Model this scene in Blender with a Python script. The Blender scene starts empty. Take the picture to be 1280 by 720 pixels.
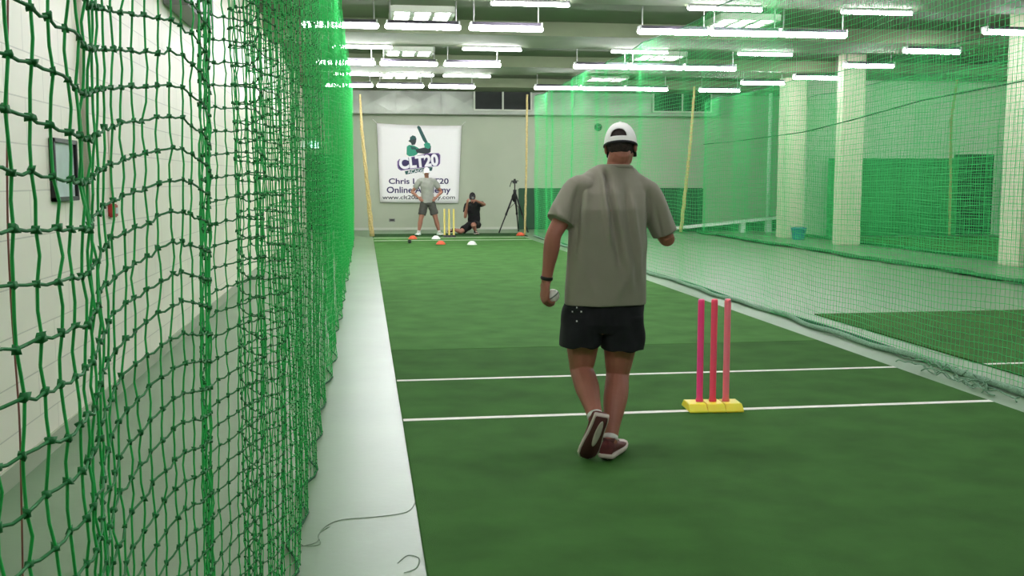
import bpy, math, random
import numpy as np
from mathutils import Vector, Matrix
random.seed(7); RNG = np.random.default_rng(7)
scene = bpy.context.scene
COL = scene.collection
PI = math.pi

# ---------------------------------------------------------------- camera
F, CAMZ = 1280.0, 1.46
TH = math.atan(134/1280); PS = math.atan(185*math.cos(TH)/1280)
fw = np.array([math.sin(PS)*math.cos(TH), math.cos(PS)*math.cos(TH), -math.sin(TH)])
rt = np.array([math.cos(PS), -math.sin(PS), 0.0]); up = np.cross(rt, fw)
cam_d = bpy.data.cameras.new('camera'); cam = bpy.data.objects.new('camera', cam_d); COL.objects.link(cam)
cam_d.sensor_width = 36; cam_d.lens = 36*F/1280; cam_d.clip_start = 0.05; cam_d.clip_end = 200
cam.matrix_world = Matrix(((rt[0], up[0], -fw[0], 0), (rt[1], up[1], -fw[1], 0), (rt[2], up[2], -fw[2], CAMZ), (0, 0, 0, 1)))
scene.camera = cam

def at(px, py, Y):
    d = fw + rt*(px-640)/F + up*(360-py)/F
    return d*(Y/d[1]) + np.array([0, 0, CAMZ])

# ---------------------------------------------------------------- materials
def lin(c):
    return tuple((v/255/12.92 if v/255 <= 0.04045 else ((v/255+0.055)/1.055)**2.4) for v in c)
def mat(name, rgb, rough=0.6, metal=0.0, noise=0.0, scale=8.0, bump=0.0, bscale=60.0, sheen=0.0, spec=0.5, emit=0.0, trans=0.0):
    m = bpy.data.materials.new(name); m.use_nodes = True
    nt = m.node_tree; b = nt.nodes['Principled BSDF']
    c = lin(rgb); b.inputs['Base Color'].default_value = (*c, 1)
    b.inputs['Roughness'].default_value = rough; b.inputs['Metallic'].default_value = metal
    b.inputs['Specular IOR Level'].default_value = spec
    if sheen: b.inputs['Sheen Weight'].default_value = sheen
    if trans: b.inputs['Transmission Weight'].default_value = trans
    if emit:
        b.inputs['Emission Color'].default_value = (*c, 1); b.inputs['Emission Strength'].default_value = emit
    tc = nt.nodes.new('ShaderNodeTexCoord')
    if noise:
        n = nt.nodes.new('ShaderNodeTexNoise'); n.inputs['Scale'].default_value = scale; n.inputs['Detail'].default_value = 5
        nt.links.new(tc.outputs['Object'], n.inputs['Vector'])
        r = nt.nodes.new('ShaderNodeValToRGB')
        r.color_ramp.elements[0].position = 0.3; r.color_ramp.elements[1].position = 0.7
        r.color_ramp.elements[0].color = (*[v*(1-noise) for v in c], 1); r.color_ramp.elements[1].color = (*[min(1, v*(1+noise)) for v in c], 1)
        nt.links.new(n.outputs['Fac'], r.inputs['Fac']); nt.links.new(r.outputs['Color'], b.inputs['Base Color'])
    if bump:
        n2 = nt.nodes.new('ShaderNodeTexNoise'); n2.inputs['Scale'].default_value = bscale; n2.inputs['Detail'].default_value = 3
        nt.links.new(tc.outputs['Object'], n2.inputs['Vector'])
        bp = nt.nodes.new('ShaderNodeBump'); bp.inputs['Strength'].default_value = bump; bp.inputs['Distance'].default_value = 0.01
        nt.links.new(n2.outputs['Fac'], bp.inputs['Height']); nt.links.new(bp.outputs['Normal'], b.inputs['Normal'])
    return m

def block_mat(name, rgb, axis):
    m = mat(name, rgb, 0.55); nt = m.node_tree; b = nt.nodes['Principled BSDF']; c = lin(rgb)
    tc = nt.nodes.new('ShaderNodeTexCoord'); sp = nt.nodes.new('ShaderNodeSeparateXYZ'); cb = nt.nodes.new('ShaderNodeCombineXYZ')
    nt.links.new(tc.outputs['Object'], sp.inputs[0])
    nt.links.new(sp.outputs[axis], cb.inputs[0]); nt.links.new(sp.outputs[2], cb.inputs[1])
    br = nt.nodes.new('ShaderNodeTexBrick'); br.inputs['Scale'].default_value = 1.0
    br.inputs['Brick Width'].default_value = 0.62; br.inputs['Row Height'].default_value = 0.235
    br.inputs['Mortar Size'].default_value = 0.004; br.inputs['Mortar Smooth'].default_value = 0.4
    br.inputs['Color1'].default_value = (*c, 1); br.inputs['Color2'].default_value = (*[v*0.96 for v in c], 1)
    br.inputs['Mortar'].default_value = (*[v*0.72 for v in c], 1)
    nt.links.new(cb.outputs[0], br.inputs['Vector']); nt.links.new(br.outputs['Color'], b.inputs['Base Color'])
    bp = nt.nodes.new('ShaderNodeBump'); bp.inputs['Strength'].default_value = 0.3; bp.inputs['Distance'].default_value = 0.004; bp.invert = True
    nt.links.new(br.outputs['Fac'], bp.inputs['Height']); nt.links.new(bp.outputs['Normal'], b.inputs['Normal'])
    return m

M = {}
M['floor'] = mat('painted_concrete', (112, 142, 106), 0.36, noise=0.10, scale=1.3, bump=0.05, bscale=25)
M['turf_near'] = mat('green_turf_near_dimmed', (63, 106, 49), 0.95, noise=0.16, scale=3.0, bump=0.5, bscale=220, spec=0.12)  # separate near piece; its darker tone also carries the weaker light here
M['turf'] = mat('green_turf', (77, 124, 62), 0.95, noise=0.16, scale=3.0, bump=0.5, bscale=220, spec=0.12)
M['turf_shaded'] = mat('green_turf_shaded', (46, 82, 42), 0.95, noise=0.2, scale=3.0, bump=0.8, bscale=220, spec=0.15)  # darker green carries the shade behind the far wicket
M['line'] = mat('white_line_paint', (238, 238, 228), 0.7, noise=0.08, scale=20)
M['wall_l'] = block_mat('cream_painted_block', (246, 242, 224), 1)
M['wall_r'] = mat('pale_painted_wall', (240, 240, 226), 0.6, noise=0.04, scale=1.0)
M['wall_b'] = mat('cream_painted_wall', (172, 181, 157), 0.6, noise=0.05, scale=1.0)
M['ceiling'] = mat('ceiling_concrete', (88, 98, 74), 0.8, noise=0.12, scale=1.2)
M['beam'] = mat('beam_concrete', (116, 126, 98), 0.8, noise=0.10, scale=1.5)
M['column'] = mat('column_paint', (226, 220, 196), 0.6, noise=0.05, scale=2)
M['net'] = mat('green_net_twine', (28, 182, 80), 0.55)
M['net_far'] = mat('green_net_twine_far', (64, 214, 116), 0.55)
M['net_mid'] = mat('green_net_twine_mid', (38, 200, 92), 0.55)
M['knot'] = mat('green_net_knot', (10, 112, 48), 0.7)
M['netrope'] = mat('green_net_rope', (34, 104, 66), 0.8, noise=0.3, scale=90, bump=0.6, bscale=200)
M['bundle'] = mat('green_net_bundle', (26, 122, 58), 0.85, noise=0.35, scale=40, bump=1.0, bscale=60)
M['netpale'] = mat('pale_net_rope', (128, 168, 138), 0.85, noise=0.3, scale=60, bump=0.8, bscale=150)
M['yellow_rope'] = mat('yellow_rope', (198, 178, 120), 0.8, noise=0.25, scale=30, bump=0.8, bscale=120)
M['tube'] = mat('lamp_tube', (252, 249, 255), 0.4, emit=15.0)
M['louvre_panel'] = mat('louvre_lamp', (252, 249, 255), 0.4, emit=5.0)
M['housing'] = mat('lamp_housing', (96, 92, 104), 0.5)
M['lampwhite'] = mat('lamp_white_metal', (225, 225, 225), 0.4)
M['rod'] = mat('hanger_rod', (150, 152, 146), 0.4, 0.6)
M['duct'] = mat('galvanised_duct', (152, 158, 146), 0.42, 0.35, noise=0.10, scale=3)
M['dark'] = mat('dark_opening', (26, 32, 27), 0.7, noise=0.2, scale=5)
M['frame_grey'] = mat('pale_frame', (190, 196, 180), 0.5)
M['door'] = mat('dark_door_paint', (24, 46, 32), 0.5, noise=0.1, scale=3)
M['pad'] = mat('dark_green_pad', (40, 78, 52), 0.75, noise=0.1, scale=2)
M['sheet'] = mat('green_sheet', (62, 150, 84), 0.8, noise=0.15, scale=2)
M['banner'] = mat('white_vinyl', (244, 242, 240), 0.45)
M['navy'] = mat('navy_print', (52, 38, 92), 0.6)
M['teal'] = mat('teal_print', (38, 150, 120), 0.6)
M['tealdark'] = mat('dark_teal_print', (26, 84, 78), 0.6)
M['helmet'] = mat('dark_print', (40, 52, 58), 0.6)
M['printwhite'] = mat('white_print', (246, 244, 248), 0.6)
M['purple'] = mat('purple_print', (120, 92, 150), 0.6)
M['black'] = mat('black_plastic', (20, 20, 22), 0.45)
M['blackcloth'] = mat('black_cloth', (17, 18, 24), 0.85, noise=0.25, scale=12, bump=0.3, bscale=300)
M['blackcloth2'] = mat('black_knit', (16, 15, 16), 0.9, noise=0.2, scale=10)
M['charcloth'] = mat('charcoal_cloth', (68, 68, 62), 0.85, noise=0.1, scale=12)
M['shirt'] = mat('grey_green_jersey', (142, 138, 122), 0.9, noise=0.04, scale=9, bump=0.15, bscale=500, sheen=0.15)
M['shirt2'] = mat('grey_jersey', (146, 148, 138), 0.9, noise=0.05, scale=9, sheen=0.15)
M['skin'] = mat('tanned_skin', (166, 106, 88), 0.55, noise=0.10, scale=7, bump=0.08, bscale=120)
M['skin2'] = mat('light_skin', (166, 114, 94), 0.55, noise=0.08, scale=7)
M['hair'] = mat('dark_brown_hair', (48, 36, 30), 0.8, noise=0.4, scale=60, bump=0.8, bscale=200)
M['cap'] = mat('white_cap_cloth', (238, 238, 232), 0.8, noise=0.03, scale=10, bump=0.1, bscale=300)
M['capdark'] = mat('black_cap_trim', (26, 26, 28), 0.8)
M['shoe'] = mat('maroon_shoe_mesh', (98, 40, 38), 0.75, noise=0.25, scale=30, bump=0.4, bscale=250)
M['sole'] = mat('pale_shoe_sole', (206, 192, 182), 0.7, noise=0.08, scale=20)
M['soledark'] = mat('dark_shoe_tread', (92, 50, 48), 0.8)
M['white_shoe'] = mat('white_shoe_mesh', (226, 240, 228), 0.7)
M['sock'] = mat('white_sock', (230, 228, 222), 0.9)
M['eye'] = mat('eye_white', (230, 228, 222), 0.2)
M['iris'] = mat('eye_iris', (50, 40, 32), 0.2)
M['lips'] = mat('lips', (150, 84, 74), 0.5)
M['ball'] = mat('white_leather', (236, 232, 224), 0.35)
M['seam'] = mat('ball_seam', (120, 130, 120), 0.7)
M['pink1'] = mat('magenta_plastic', (222, 38, 104), 0.4)
M['pink2'] = mat('crimson_pink_plastic', (232, 48, 86), 0.4)
M['pink3'] = mat('coral_pink_plastic', (244, 92, 112), 0.4)
M['ybase'] = mat('yellow_rubber', (244, 204, 36), 0.5, noise=0.06, scale=20)
M['ystump'] = mat('yellow_plastic', (222, 204, 110), 0.45)
M['orange'] = mat('orange_plastic', (226, 92, 56), 0.5)
M['whitep'] = mat('white_plastic', (240, 240, 236), 0.45)
M['blue'] = mat('blue_plastic', (52, 132, 178), 0.5)
M['red'] = mat('red_plastic', (170, 44, 40), 0.4)
M['poster'] = mat('pale_poster_paper', (196, 212, 208), 0.3, noise=0.12, scale=6)
M['exit'] = mat('lit_sign_face', (176, 240, 226), 0.4, emit=1.6)
M['exitgreen'] = mat('sign_green', (40, 150, 110), 0.4)
M['grey'] = mat('grey_metal', (120, 122, 118), 0.5, 0.3)
M['twine'] = mat('loose_twine_fibre', (128, 150, 126), 0.9)
M['pipe'] = mat('pale_conduit', (206, 202, 184), 0.5)
M['cord'] = mat('brown_cord', (150, 96, 84), 0.8)

# ---------------------------------------------------------------- mesh builder
for k_, c_ in (('pink1', (255, 78, 150)), ('pink2', (255, 92, 122)), ('pink3', (255, 136, 152)), ('ybase', (255, 226, 60))):
    b_ = M[k_].node_tree.nodes['Principled BSDF']; b_.inputs['Base Color'].default_value = (*lin(c_), 1)
    for l_ in list(b_.inputs['Base Color'].links): M[k_].node_tree.links.remove(l_)
    b_.inputs['Subsurface Weight'].default_value = 1.0; b_.inputs['Subsurface Radius'].default_value = (1.0, 0.7, 0.6); b_.inputs['Subsurface Scale'].default_value = 0.03
class MB:
    def __init__(s): s.v = []; s.f = []; s.mi = []
    def add(s, V, Fc, m=0):
        o = len(s.v); s.v.extend([tuple(map(float, p)) for p in V]); s.f.extend([tuple(i+o for i in f) for f in Fc]); s.mi.extend([m]*len(Fc)); return s
    def box(s, lo, hi, m=0, bev=0.0):
        x0, y0, z0 = lo; x1, y1, z1 = hi
        if bev <= 0:
            V = [(x0,y0,z0),(x1,y0,z0),(x1,y1,z0),(x0,y1,z0),(x0,y0,z1),(x1,y0,z1),(x1,y1,z1),(x0,y1,z1)]
            return s.add(V, [(0,3,2,1),(4,5,6,7),(0,1,5,4),(1,2,6,5),(2,3,7,6),(3,0,4,7)], m)
        import bmesh
        bm = bmesh.new(); bmesh.ops.create_cube(bm, size=1.0)
        for v in bm.verts:
            v.co = Vector(((x0+x1)/2+v.co.x*(x1-x0), (y0+y1)/2+v.co.y*(y1-y0), (z0+z1)/2+v.co.z*(z1-z0)))
        bmesh.ops.bevel(bm, geom=bm.edges[:], offset=bev, segments=2, affect='EDGES')
        bm.verts.index_update()
        s.add([v.co for v in bm.verts], [[v.index for v in f.verts] for f in bm.faces], m); bm.free(); return s
    def rings(s, rs, m=0, cap0=True, cap1=True, closed=False):
        n = len(rs[0]); V = [p for r in rs for p in r]; Fc = []
        K = len(rs)
        for k in range(K if closed else K-1):
            a = k*n; b = ((k+1) % K)*n
            for i in range(n):
                j = (i+1) % n; Fc.append((a+i, a+j, b+j, b+i))
        if not closed:
            if cap0: Fc.append(tuple(range(n-1, -1, -1)))
            if cap1: Fc.append(tuple((K-1)*n+i for i in range(n)))
        return s.add(V, Fc, m)
    def tube(s, pts, r, n=10, m=0, sub=1, ends='flat', ref=None):
        """tube through pts; r = number, or list of number/(ra, rb)"""
        P = [np.array(p, float) for p in pts]
        R = [r]*len(P) if not isinstance(r, (list, tuple)) else list(r)
        R = [np.array((q, q) if not isinstance(q, (tuple, list)) else q, float) for q in R]
        if sub > 1 and len(P) > 2:
            Q, S = [], []
            for i in range(len(P)-1):
                p0 = P[max(i-1, 0)]; p1 = P[i]; p2 = P[i+1]; p3 = P[min(i+2, len(P)-1)]
                q0 = R[max(i-1, 0)]; q1 = R[i]; q2 = R[i+1]; q3 = R[min(i+2, len(P)-1)]
                for k in range(sub):
                    t = k/sub
                    h = lambda a, b, c, d: 0.5*((2*b)+(-a+c)*t+(2*a-5*b+4*c-d)*t*t+(-a+3*b-3*c+d)*t**3)
                    Q.append(h(p0, p1, p2, p3)); S.append(np.maximum(h(q0, q1, q2, q3), 1e-4))
            Q.append(P[-1]); S.append(R[-1]); P, R = Q, S
        if ends == 'round':
            d0 = P[0]-P[1]; d0 /= np.linalg.norm(d0); d1 = P[-1]-P[-2]; d1 /= np.linalg.norm(d1)
            r0, r1 = R[0], R[-1]; c0, c1 = P[0], P[-1]
            pre, prer, post, postr = [], [], [], []
            for a in (80, 55, 28):
                a = math.radians(a); pre.append(c0+d0*max(r0)*math.sin(a)*0.9); prer.append(r0*math.cos(a))
            for a in (28, 55, 80):
                a = math.radians(a); post.append(c1+d1*max(r1)*math.sin(a)*0.9); postr.append(r1*math.cos(a))
            P = pre+P+post; R = prer+R+postr
        T = []
        for i in range(len(P)):
            d = P[min(i+1, len(P)-1)]-P[max(i-1, 0)]; T.append(d/(np.linalg.norm(d)+1e-12))
        u = np.array(ref, float) if ref is not None else (np.array([1.0, 0, 0]) if abs(T[0][0]) < 0.8 else np.array([0, 1.0, 0]))
        rs = []
        for p, q, t in zip(P, R, T):
            u = u-t*(u@t); u = u/(np.linalg.norm(u)+1e-12); w = np.cross(t, u)
            rs.append([p+u*q[0]*math.cos(2*PI*k/n)+w*q[1]*math.sin(2*PI*k/n) for k in range(n)])
        return s.rings(rs, m)
    def ell(s, c, r, n=20, k=12, m=0, R=None):
        c = np.array(c, float); R = np.eye(3) if R is None else R
        rs = []
        for i in range(1, k):
            a = PI*i/k
            rs.append([c+R@np.array([r[0]*math.sin(a)*math.cos(2*PI*j/n), r[1]*math.sin(a)*math.sin(2*PI*j/n), -r[2]*math.cos(a)]) for j in range(n)])
        return s.rings(rs, m)
    def lathe(s, c, prof, n=24, m=0):
        rs = [[(c[0]+r*math.cos(2*PI*j/n), c[1]+r*math.sin(2*PI*j/n), c[2]+z) for j in range(n)] for r, z in prof]
        return s.rings(rs, m)
    def build(s, name, mats, parent=None, smooth=False, origin=None):
        mats = mats if isinstance(mats, (list, tuple)) else [mats]
        me = bpy.data.meshes.new(name)
        V = np.array(s.v)
        off = np.array(origin if origin is not None else (wloc(parent) if parent else (0, 0, 0)), float)
        me.from_pydata([tuple(p) for p in (V-off)], [], s.f)
        for q in mats: me.materials.append(q)
        if len(mats) > 1: me.polygons.foreach_set('material_index', s.mi)
        if smooth: me.polygons.foreach_set('use_smooth', [True]*len(me.polygons))
        me.update()
        o = bpy.data.objects.new(name, me); COL.objects.link(o)
        if parent: o.parent = parent; o.location = tuple(off-np.array(wloc(parent)))
        else: o.location = tuple(off)
        return o

def wloc(o):
    p = np.array(o.location, float)
    while o.parent: o = o.parent; p = p+np.array(o.location, float)
    return p

def tag(o, label=None, cat=None, group=None, kind=None):
    if label: o['label'] = label
    if cat: o['category'] = cat
    if group: o['group'] = group
    if kind: o['kind'] = kind
    return o
def thing(name, loc, label, cat, group=None):
    e = bpy.data.objects.new(name, None); COL.objects.link(e); e.location = tuple(map(float, loc)); e.empty_display_size = 0.1
    return tag(e, label, cat, group)
def copy_tree(o, parent=None):
    c = o.copy(); COL.objects.link(c)
    if parent: c.parent = parent
    for ch in [x for x in COL.objects if x.parent == o]: copy_tree(ch, c)
    return c
def struct(name, mb, m, label=None, smooth=False):
    o = mb.build(name, m, smooth=smooth); return tag(o, label, None, None, 'structure')

# ================================================================ ROOM SHELL
XL, XR, YB, YF, ZC = -1.70, 17.0, 30.8, -5.0, 4.30
struct('floor', MB().box((XL-0.2, YF-0.2, -0.2), (XR+0.2, YB+0.2, 0.0)), M['floor'])
struct('ceiling', MB().box((XL-0.2, YF-0.2, ZC), (XR+0.2, YB+0.2, ZC+0.2)), M['ceiling'])
struct('wall_left', MB().box((XL-0.2, YF-0.2, 0), (XL, YB+0.2, ZC)), M['wall_l'])
struct('wall_back', MB().box((XL, YB, 0), (XR, YB+0.2, ZC)), M['wall_b'])
struct('wall_right', MB().box((XR, YF-0.2, 0), (XR+0.2, YB+0.2, ZC)), M['wall_r'])
struct('wall_front', MB().box((XL, YF-0.2, 0), (XR, YF, ZC)), M['wall_b'])
struct('wall_far_right', MB().box((11.6, 25.9, 0), (XR, 26.1, ZC)), M['wall_r'])
for i, y in enumerate((-2.0, 3.1, 8.2, 13.4, 18.5, 23.6, 28.7)):
    struct('trim_%d' % (i+1), MB().box((XL, y, ZC-0.25), (XR, y+1.7, ZC)), M['beam'], 'pale concrete beam spanning the ceiling')
# baseboards
struct('baseboard_left', MB().box((XL, YF, 0), (XL+0.015, YB, 0.10)), M['wall_b'])
struct('baseboard_back', MB().box((XL, YB-0.015, 0), (11.6, YB, 0.07)), M['frame_grey'])
# columns
for (x0, x1, y0, y1, lab) in ((10.68, 11.2, 22.0, 22.35, 'broad cream column between the far lanes'), (10.62, 11.15, 25.0, 25.5, 'second cream column further back'),
                              (10.96, 11.30, 15.9, 16.5, 'cream column at the right edge')):
    struct('column', MB().box((x0, y0, 0), (x1, y1, ZC), bev=0.02), M['column'], lab)

# doors
def door(name, x0, x1, h, yf, label):
    d = MB().box((x0, yf-0.05, 0.01), (x1, yf-0.012, h), bev=0.006)
    o = struct(name, d, M['door'], label)
    fr = MB().box((x0-0.07, yf-0.07, 0), (x0, yf, h+0.07)).box((x1, yf-0.07, 0), (x1+0.07, yf, h+0.07)).box((x0, yf-0.07, h), (x1, yf, h+0.07))
    fr.build('door_frame', M['door'], o)
    hd = MB().tube([(x1-0.10, yf-0.05, 1.02), (x1-0.10, yf-0.10, 1.02), (x1-0.22, yf-0.10, 1.02)], 0.011)
    hd.build('door_handle', M['grey'], o)
    return o
door('door_1', -1.60, -0.62, 2.17, YB, 'dark door behind the left net under the lit sign')
door('door_2', 15.85, 16.85, 2.10, 25.9, 'dark door in the far right wall')

# air duct with cross-broken panels and dark grilles, at the top of the back wall
duct = thing('air_duct', (4.45, 30.3, 3.40), 'long sheet metal air duct with cross creased panels along back wall top', 'duct')
mb = MB(); x = XL+0.02; yd = 30.2
mb.box((XL+0.02, yd+0.02, 3.40), (10.75, YB-0.02, 4.06))
while x < 10.6:
    x1 = min(x+1.32, 10.75); xm = (x+x1)/2
    V = [(x, yd+0.02, 3.40), (x1, yd+0.02, 3.40), (x1, yd+0.02, 4.06), (x, yd+0.02, 4.06), (xm, yd-0.014, 3.73)]
    mb.add(V, [(0, 1, 4), (1, 2, 4), (2, 3, 4), (3, 0, 4)]); x = x1
mb.build('duct_body', M['duct'], duct)
x = XL+0.02
while x < 10.8:
    MB().box((x-0.015, yd-0.015, 3.39), (x+0.015, YB-0.05, 4.08)).build('duct_flange', M['duct'], duct); x += 1.32
for (x0, x1) in ((3.22, 4.90), (8.60, 10.40)):
    fr = MB(); z0, z1 = 3.52, 4.09
    for a in (x0, (x0+x1)/2, x1): fr.box((a-0.025, yd-0.10, z0), (a+0.025, yd-0.04, z1))
    for z in (z0, z1): fr.box((x0, yd-0.10, z-0.02), (x1, yd-0.04, z+0.02))
    g = fr.build('grille_frame', M['frame_grey'], duct)
    MB().box((x0, yd-0.07, z0), (x1, yd-0.035, z1)).build('grille_opening', M['dark'], g)

# ================================================================ TURF
def turf(name, x0, x1, y0, y1, m, label, z=0.012, seam=None):
    e = thing(name, ((x0+x1)/2, (y0+y1)/2, 0), label, 'artificial turf')
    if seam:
        MB().box((x0, y0, 0.0005), (x1, seam-0.004, z), bev=0.004).build('turf_mat', M['turf_near'], e)['label'] = 'near turf piece, darkened partly for weaker light'
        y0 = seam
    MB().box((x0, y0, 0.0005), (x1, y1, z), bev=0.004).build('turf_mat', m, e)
    return e
def line(e, x0, x1, y, w=0.05, z=0.012, dy=0.0):
    a = MB(); a.add([(x0, y-w/2, z+0.002), (x1, y-w/2+dy, z+0.002), (x1, y+w/2+dy, z+0.002), (x0, y+w/2, z+0.002),
                     (x0, y-w/2, z-0.003), (x1, y-w/2+dy, z-0.003), (x1, y+w/2+dy, z-0.003), (x0, y+w/2, z-0.003)],
                    [(0,1,2,3), (0,4,5,1), (1,5,6,2), (2,6,7,3), (3,7,4,0)])
    a.build('crease_line', M['line'], e)
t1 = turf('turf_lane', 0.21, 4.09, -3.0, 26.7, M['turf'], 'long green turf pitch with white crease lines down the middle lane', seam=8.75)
line(t1, 0.215, 4.085, 7.39); line(t1, 0.215, 4.085, 6.14, 0.055)
line(t1, 0.215, 4.085, 25.04, 0.06); line(t1, 0.215, 4.085, 26.26, 0.06)
turf('turf_strip', 0.2, 4.28, 26.75, 28.3, M['turf_shaded'], 'short green turf strip with shade in its colour behind far yellow wicket')
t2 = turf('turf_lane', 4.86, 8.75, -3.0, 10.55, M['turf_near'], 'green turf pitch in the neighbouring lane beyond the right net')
line(t2, 4.865, 8.745, 7.41); line(t2, 4.865, 8.745, 6.14)
turf('turf_lane', 12.0, 16.3, 14.0, 24.9, M['turf'], 'green turf pitch in the furthest lane past the columns')

# ================================================================ NETS
def prisms(A, B, r, sides):
    A = np.asarray(A, np.float32); B = np.asarray(B, np.float32); d = B-A
    d = d/(np.linalg.norm(d, axis=1, keepdims=True)+1e-9)
    ref = np.where(np.abs(d[:, 2:3]) > 0.7, np.array([[1., 0, 0]]), np.array([[0, 0, 1.]]))
    u = np.cross(d, ref); u /= (np.linalg.norm(u, axis=1, keepdims=True)+1e-9); w = np.cross(d, u)
    N = len(A); V = np.zeros((N, 2*sides, 3), np.float32)
    r = np.broadcast_to(np.asarray(r, np.float32).reshape(-1, 1), (N, 1))
    for k in range(sides):
        a = 2*PI*k/sides; o = (u*math.cos(a)+w*math.sin(a))*r
        V[:, k] = A+o; V[:, sides+k] = B+o
    base = (np.arange(N)*2*sides)[:, None]
    Fs = []
    for k in range(sides):
        j = (k+1) % sides; Fs.append(base+np.array([[k, j, sides+j, sides+k]]))
    Q = np.stack(Fs, 1).reshape(-1, 4)
    return V.reshape(-1, 3), Q
def fast_mesh(name, chunks, mats, parent=None, smooth=True):
    """chunks: list of (V, Q, material index)"""
    Vs, Qs, ms, o = [], [], [], 0
    for V, Q, m in chunks:
        Vs.append(V); Qs.append(Q+o); ms.append(np.full(len(Q), m, np.int32)); o += len(V)
    V = np.concatenate(Vs).astype(np.float32); Q = np.concatenate(Qs).astype(np.int32); mi = np.concatenate(ms)
    if parent: V = V-wloc(parent).astype(np.float32)
    me = bpy.data.meshes.new(name); me.vertices.add(len(V)); me.vertices.foreach_set('co', V.ravel())
    me.loops.add(Q.size); me.loops.foreach_set('vertex_index', Q.ravel())
    me.polygons.add(len(Q)); me.polygons.foreach_set('loop_start', np.arange(0, Q.size, 4, dtype=np.int32))
    try: me.polygons.foreach_set('loop_total', np.full(len(Q), 4, np.int32))
    except Exception: pass
    for q in mats: me.materials.append(q)
    me.polygons.foreach_set('material_index', mi)
    if smooth: me.polygons.foreach_set('use_smooth', np.ones(len(Q), bool))
    me.update(calc_edges=True); me.validate()
    ob = bpy.data.objects.new(name, me); COL.objects.link(ob)
    if parent: ob.parent = parent
    return ob
def octa(C, r):
    """knots as small cube-ish lumps"""
    N = len(C); s = np.array([[-1,-1,-1],[1,-1,-1],[1,1,-1],[-1,1,-1],[-1,-1,1],[1,-1,1],[1,1,1],[-1,1,1]], np.float32)*0.62
    rr = np.asarray(r, np.float32).reshape(-1, 1, 1)
    jit = RNG.normal(0, 0.22, (N, 8, 3)).astype(np.float32)
    V = C[:, None, :]+(s[None]+jit)*rr
    q = np.array([(0,3,2,1),(4,5,6,7),(0,1,5,4),(1,2,6,5),(2,3,7,6),(3,0,4,7)])
    Q = (np.arange(N)*8)[:, None, None]+q[None]
    return V.reshape(-1, 3), Q.reshape(-1, 4)

def path_points(y0, y1, fx, step=0.05):
    Y = np.arange(y0, y1, 0.002); X = fx(Y)
    s = np.concatenate([[0], np.cumsum(np.hypot(np.diff(X), np.diff(Y)))])
    S = np.arange(0, s[-1], step); return np.interp(S, s, X), np.interp(S, s, Y)

# ---- left net, hanging beside the camera
pk = np.array([0.45, 1.26, 2.06, 2.75, 3.35, 3.95, 4.6, 5.3, 6.1]+[6.1+0.85*k for k in range(1, 30)])
ph = PI+2*PI*np.arange(len(pk))
amp_y = np.array([0.4, 1.1, 1.7, 2.4, 3.2, 5, 9, 27]); amp_v = np.array([0.014, 0.023, 0.021, 0.044, 0.058, 0.06, 0.05, 0.05])
def fxL(Y):
    return -0.305+np.interp(Y, amp_y, amp_v)*np.sin(np.interp(Y, pk, ph))+0.010*np.sin(Y*5.1+1)*np.clip((Y-2)/2, 0, 1)
nx, ny = path_points(0.45, 26.6, fxL)
dz_y = np.array([0.4, 0.92, 1.22, 1.45, 1.72, 1.88, 2.05, 2.3, 2.5, 2.75, 3.0, 3.3, 3.6]); dz_v = np.array([0.012, 0.0, -0.014, 0.014, 0.045, 0.02, -0.01, -0.004, 0.012, -0.012, 0.01, -0.01, 0.0])
NR = 76
nz = np.interp(ny, dz_y, dz_v)+0.012*np.sin(ny*6.0)*np.clip((ny-3)/2, 0, 1)
G = np.zeros((len(nx), NR, 3), np.float32)
zk = np.arange(NR)*0.05+0.02
hfac = zk/3.7
for j in range(NR):
    sway = 0.010*np.sin(zk[j]*2.2+ny*1.7)
    pull = 0.6+0.45*min(zk[j]/1.3, 1.0)
    G[:, j, 0] = -0.305+(nx+0.305)*min(pull, 1.0)+sway+0.03*np.exp(-zk[j]/0.12)*np.abs(np.sin(ny*1.3))*np.clip((ny-4)/3, 0, 1)
    G[:, j, 1] = ny+0.012*np.sin(zk[j]*3.0+ny*0.9)
    G[:, j, 2] = np.maximum(zk[j]+nz*(0.5+0.5*np.clip(zk[j]/0.6, 0, 1)), 0.006+0.004*(j % 2))
jit = RNG.normal(0, 1, G.shape).astype(np.float32)*np.array([0.0016, 0.0016, 0.0014], np.float32)
G += jit*np.where(ny < 8, 1.0, 0.8)[:, None, None].astype(np.float32)
G[:, :, 2] = np.maximum(G[:, :, 2], 0.006)
def net_edges(G):
    return (G[:, :-1].reshape(-1, 3), G[:, 1:].reshape(-1, 3)), (G[:-1].reshape(-1, 3), G[1:].reshape(-1, 3))
netL = thing('cricket_net', (-0.305, 13, 0), 'green knotted net hanging in folds close along the left side', 'net')
nn = int(np.argmax(ny > 3.2)); nm = int(np.argmax(ny > 7.0))
chunks = []
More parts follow.
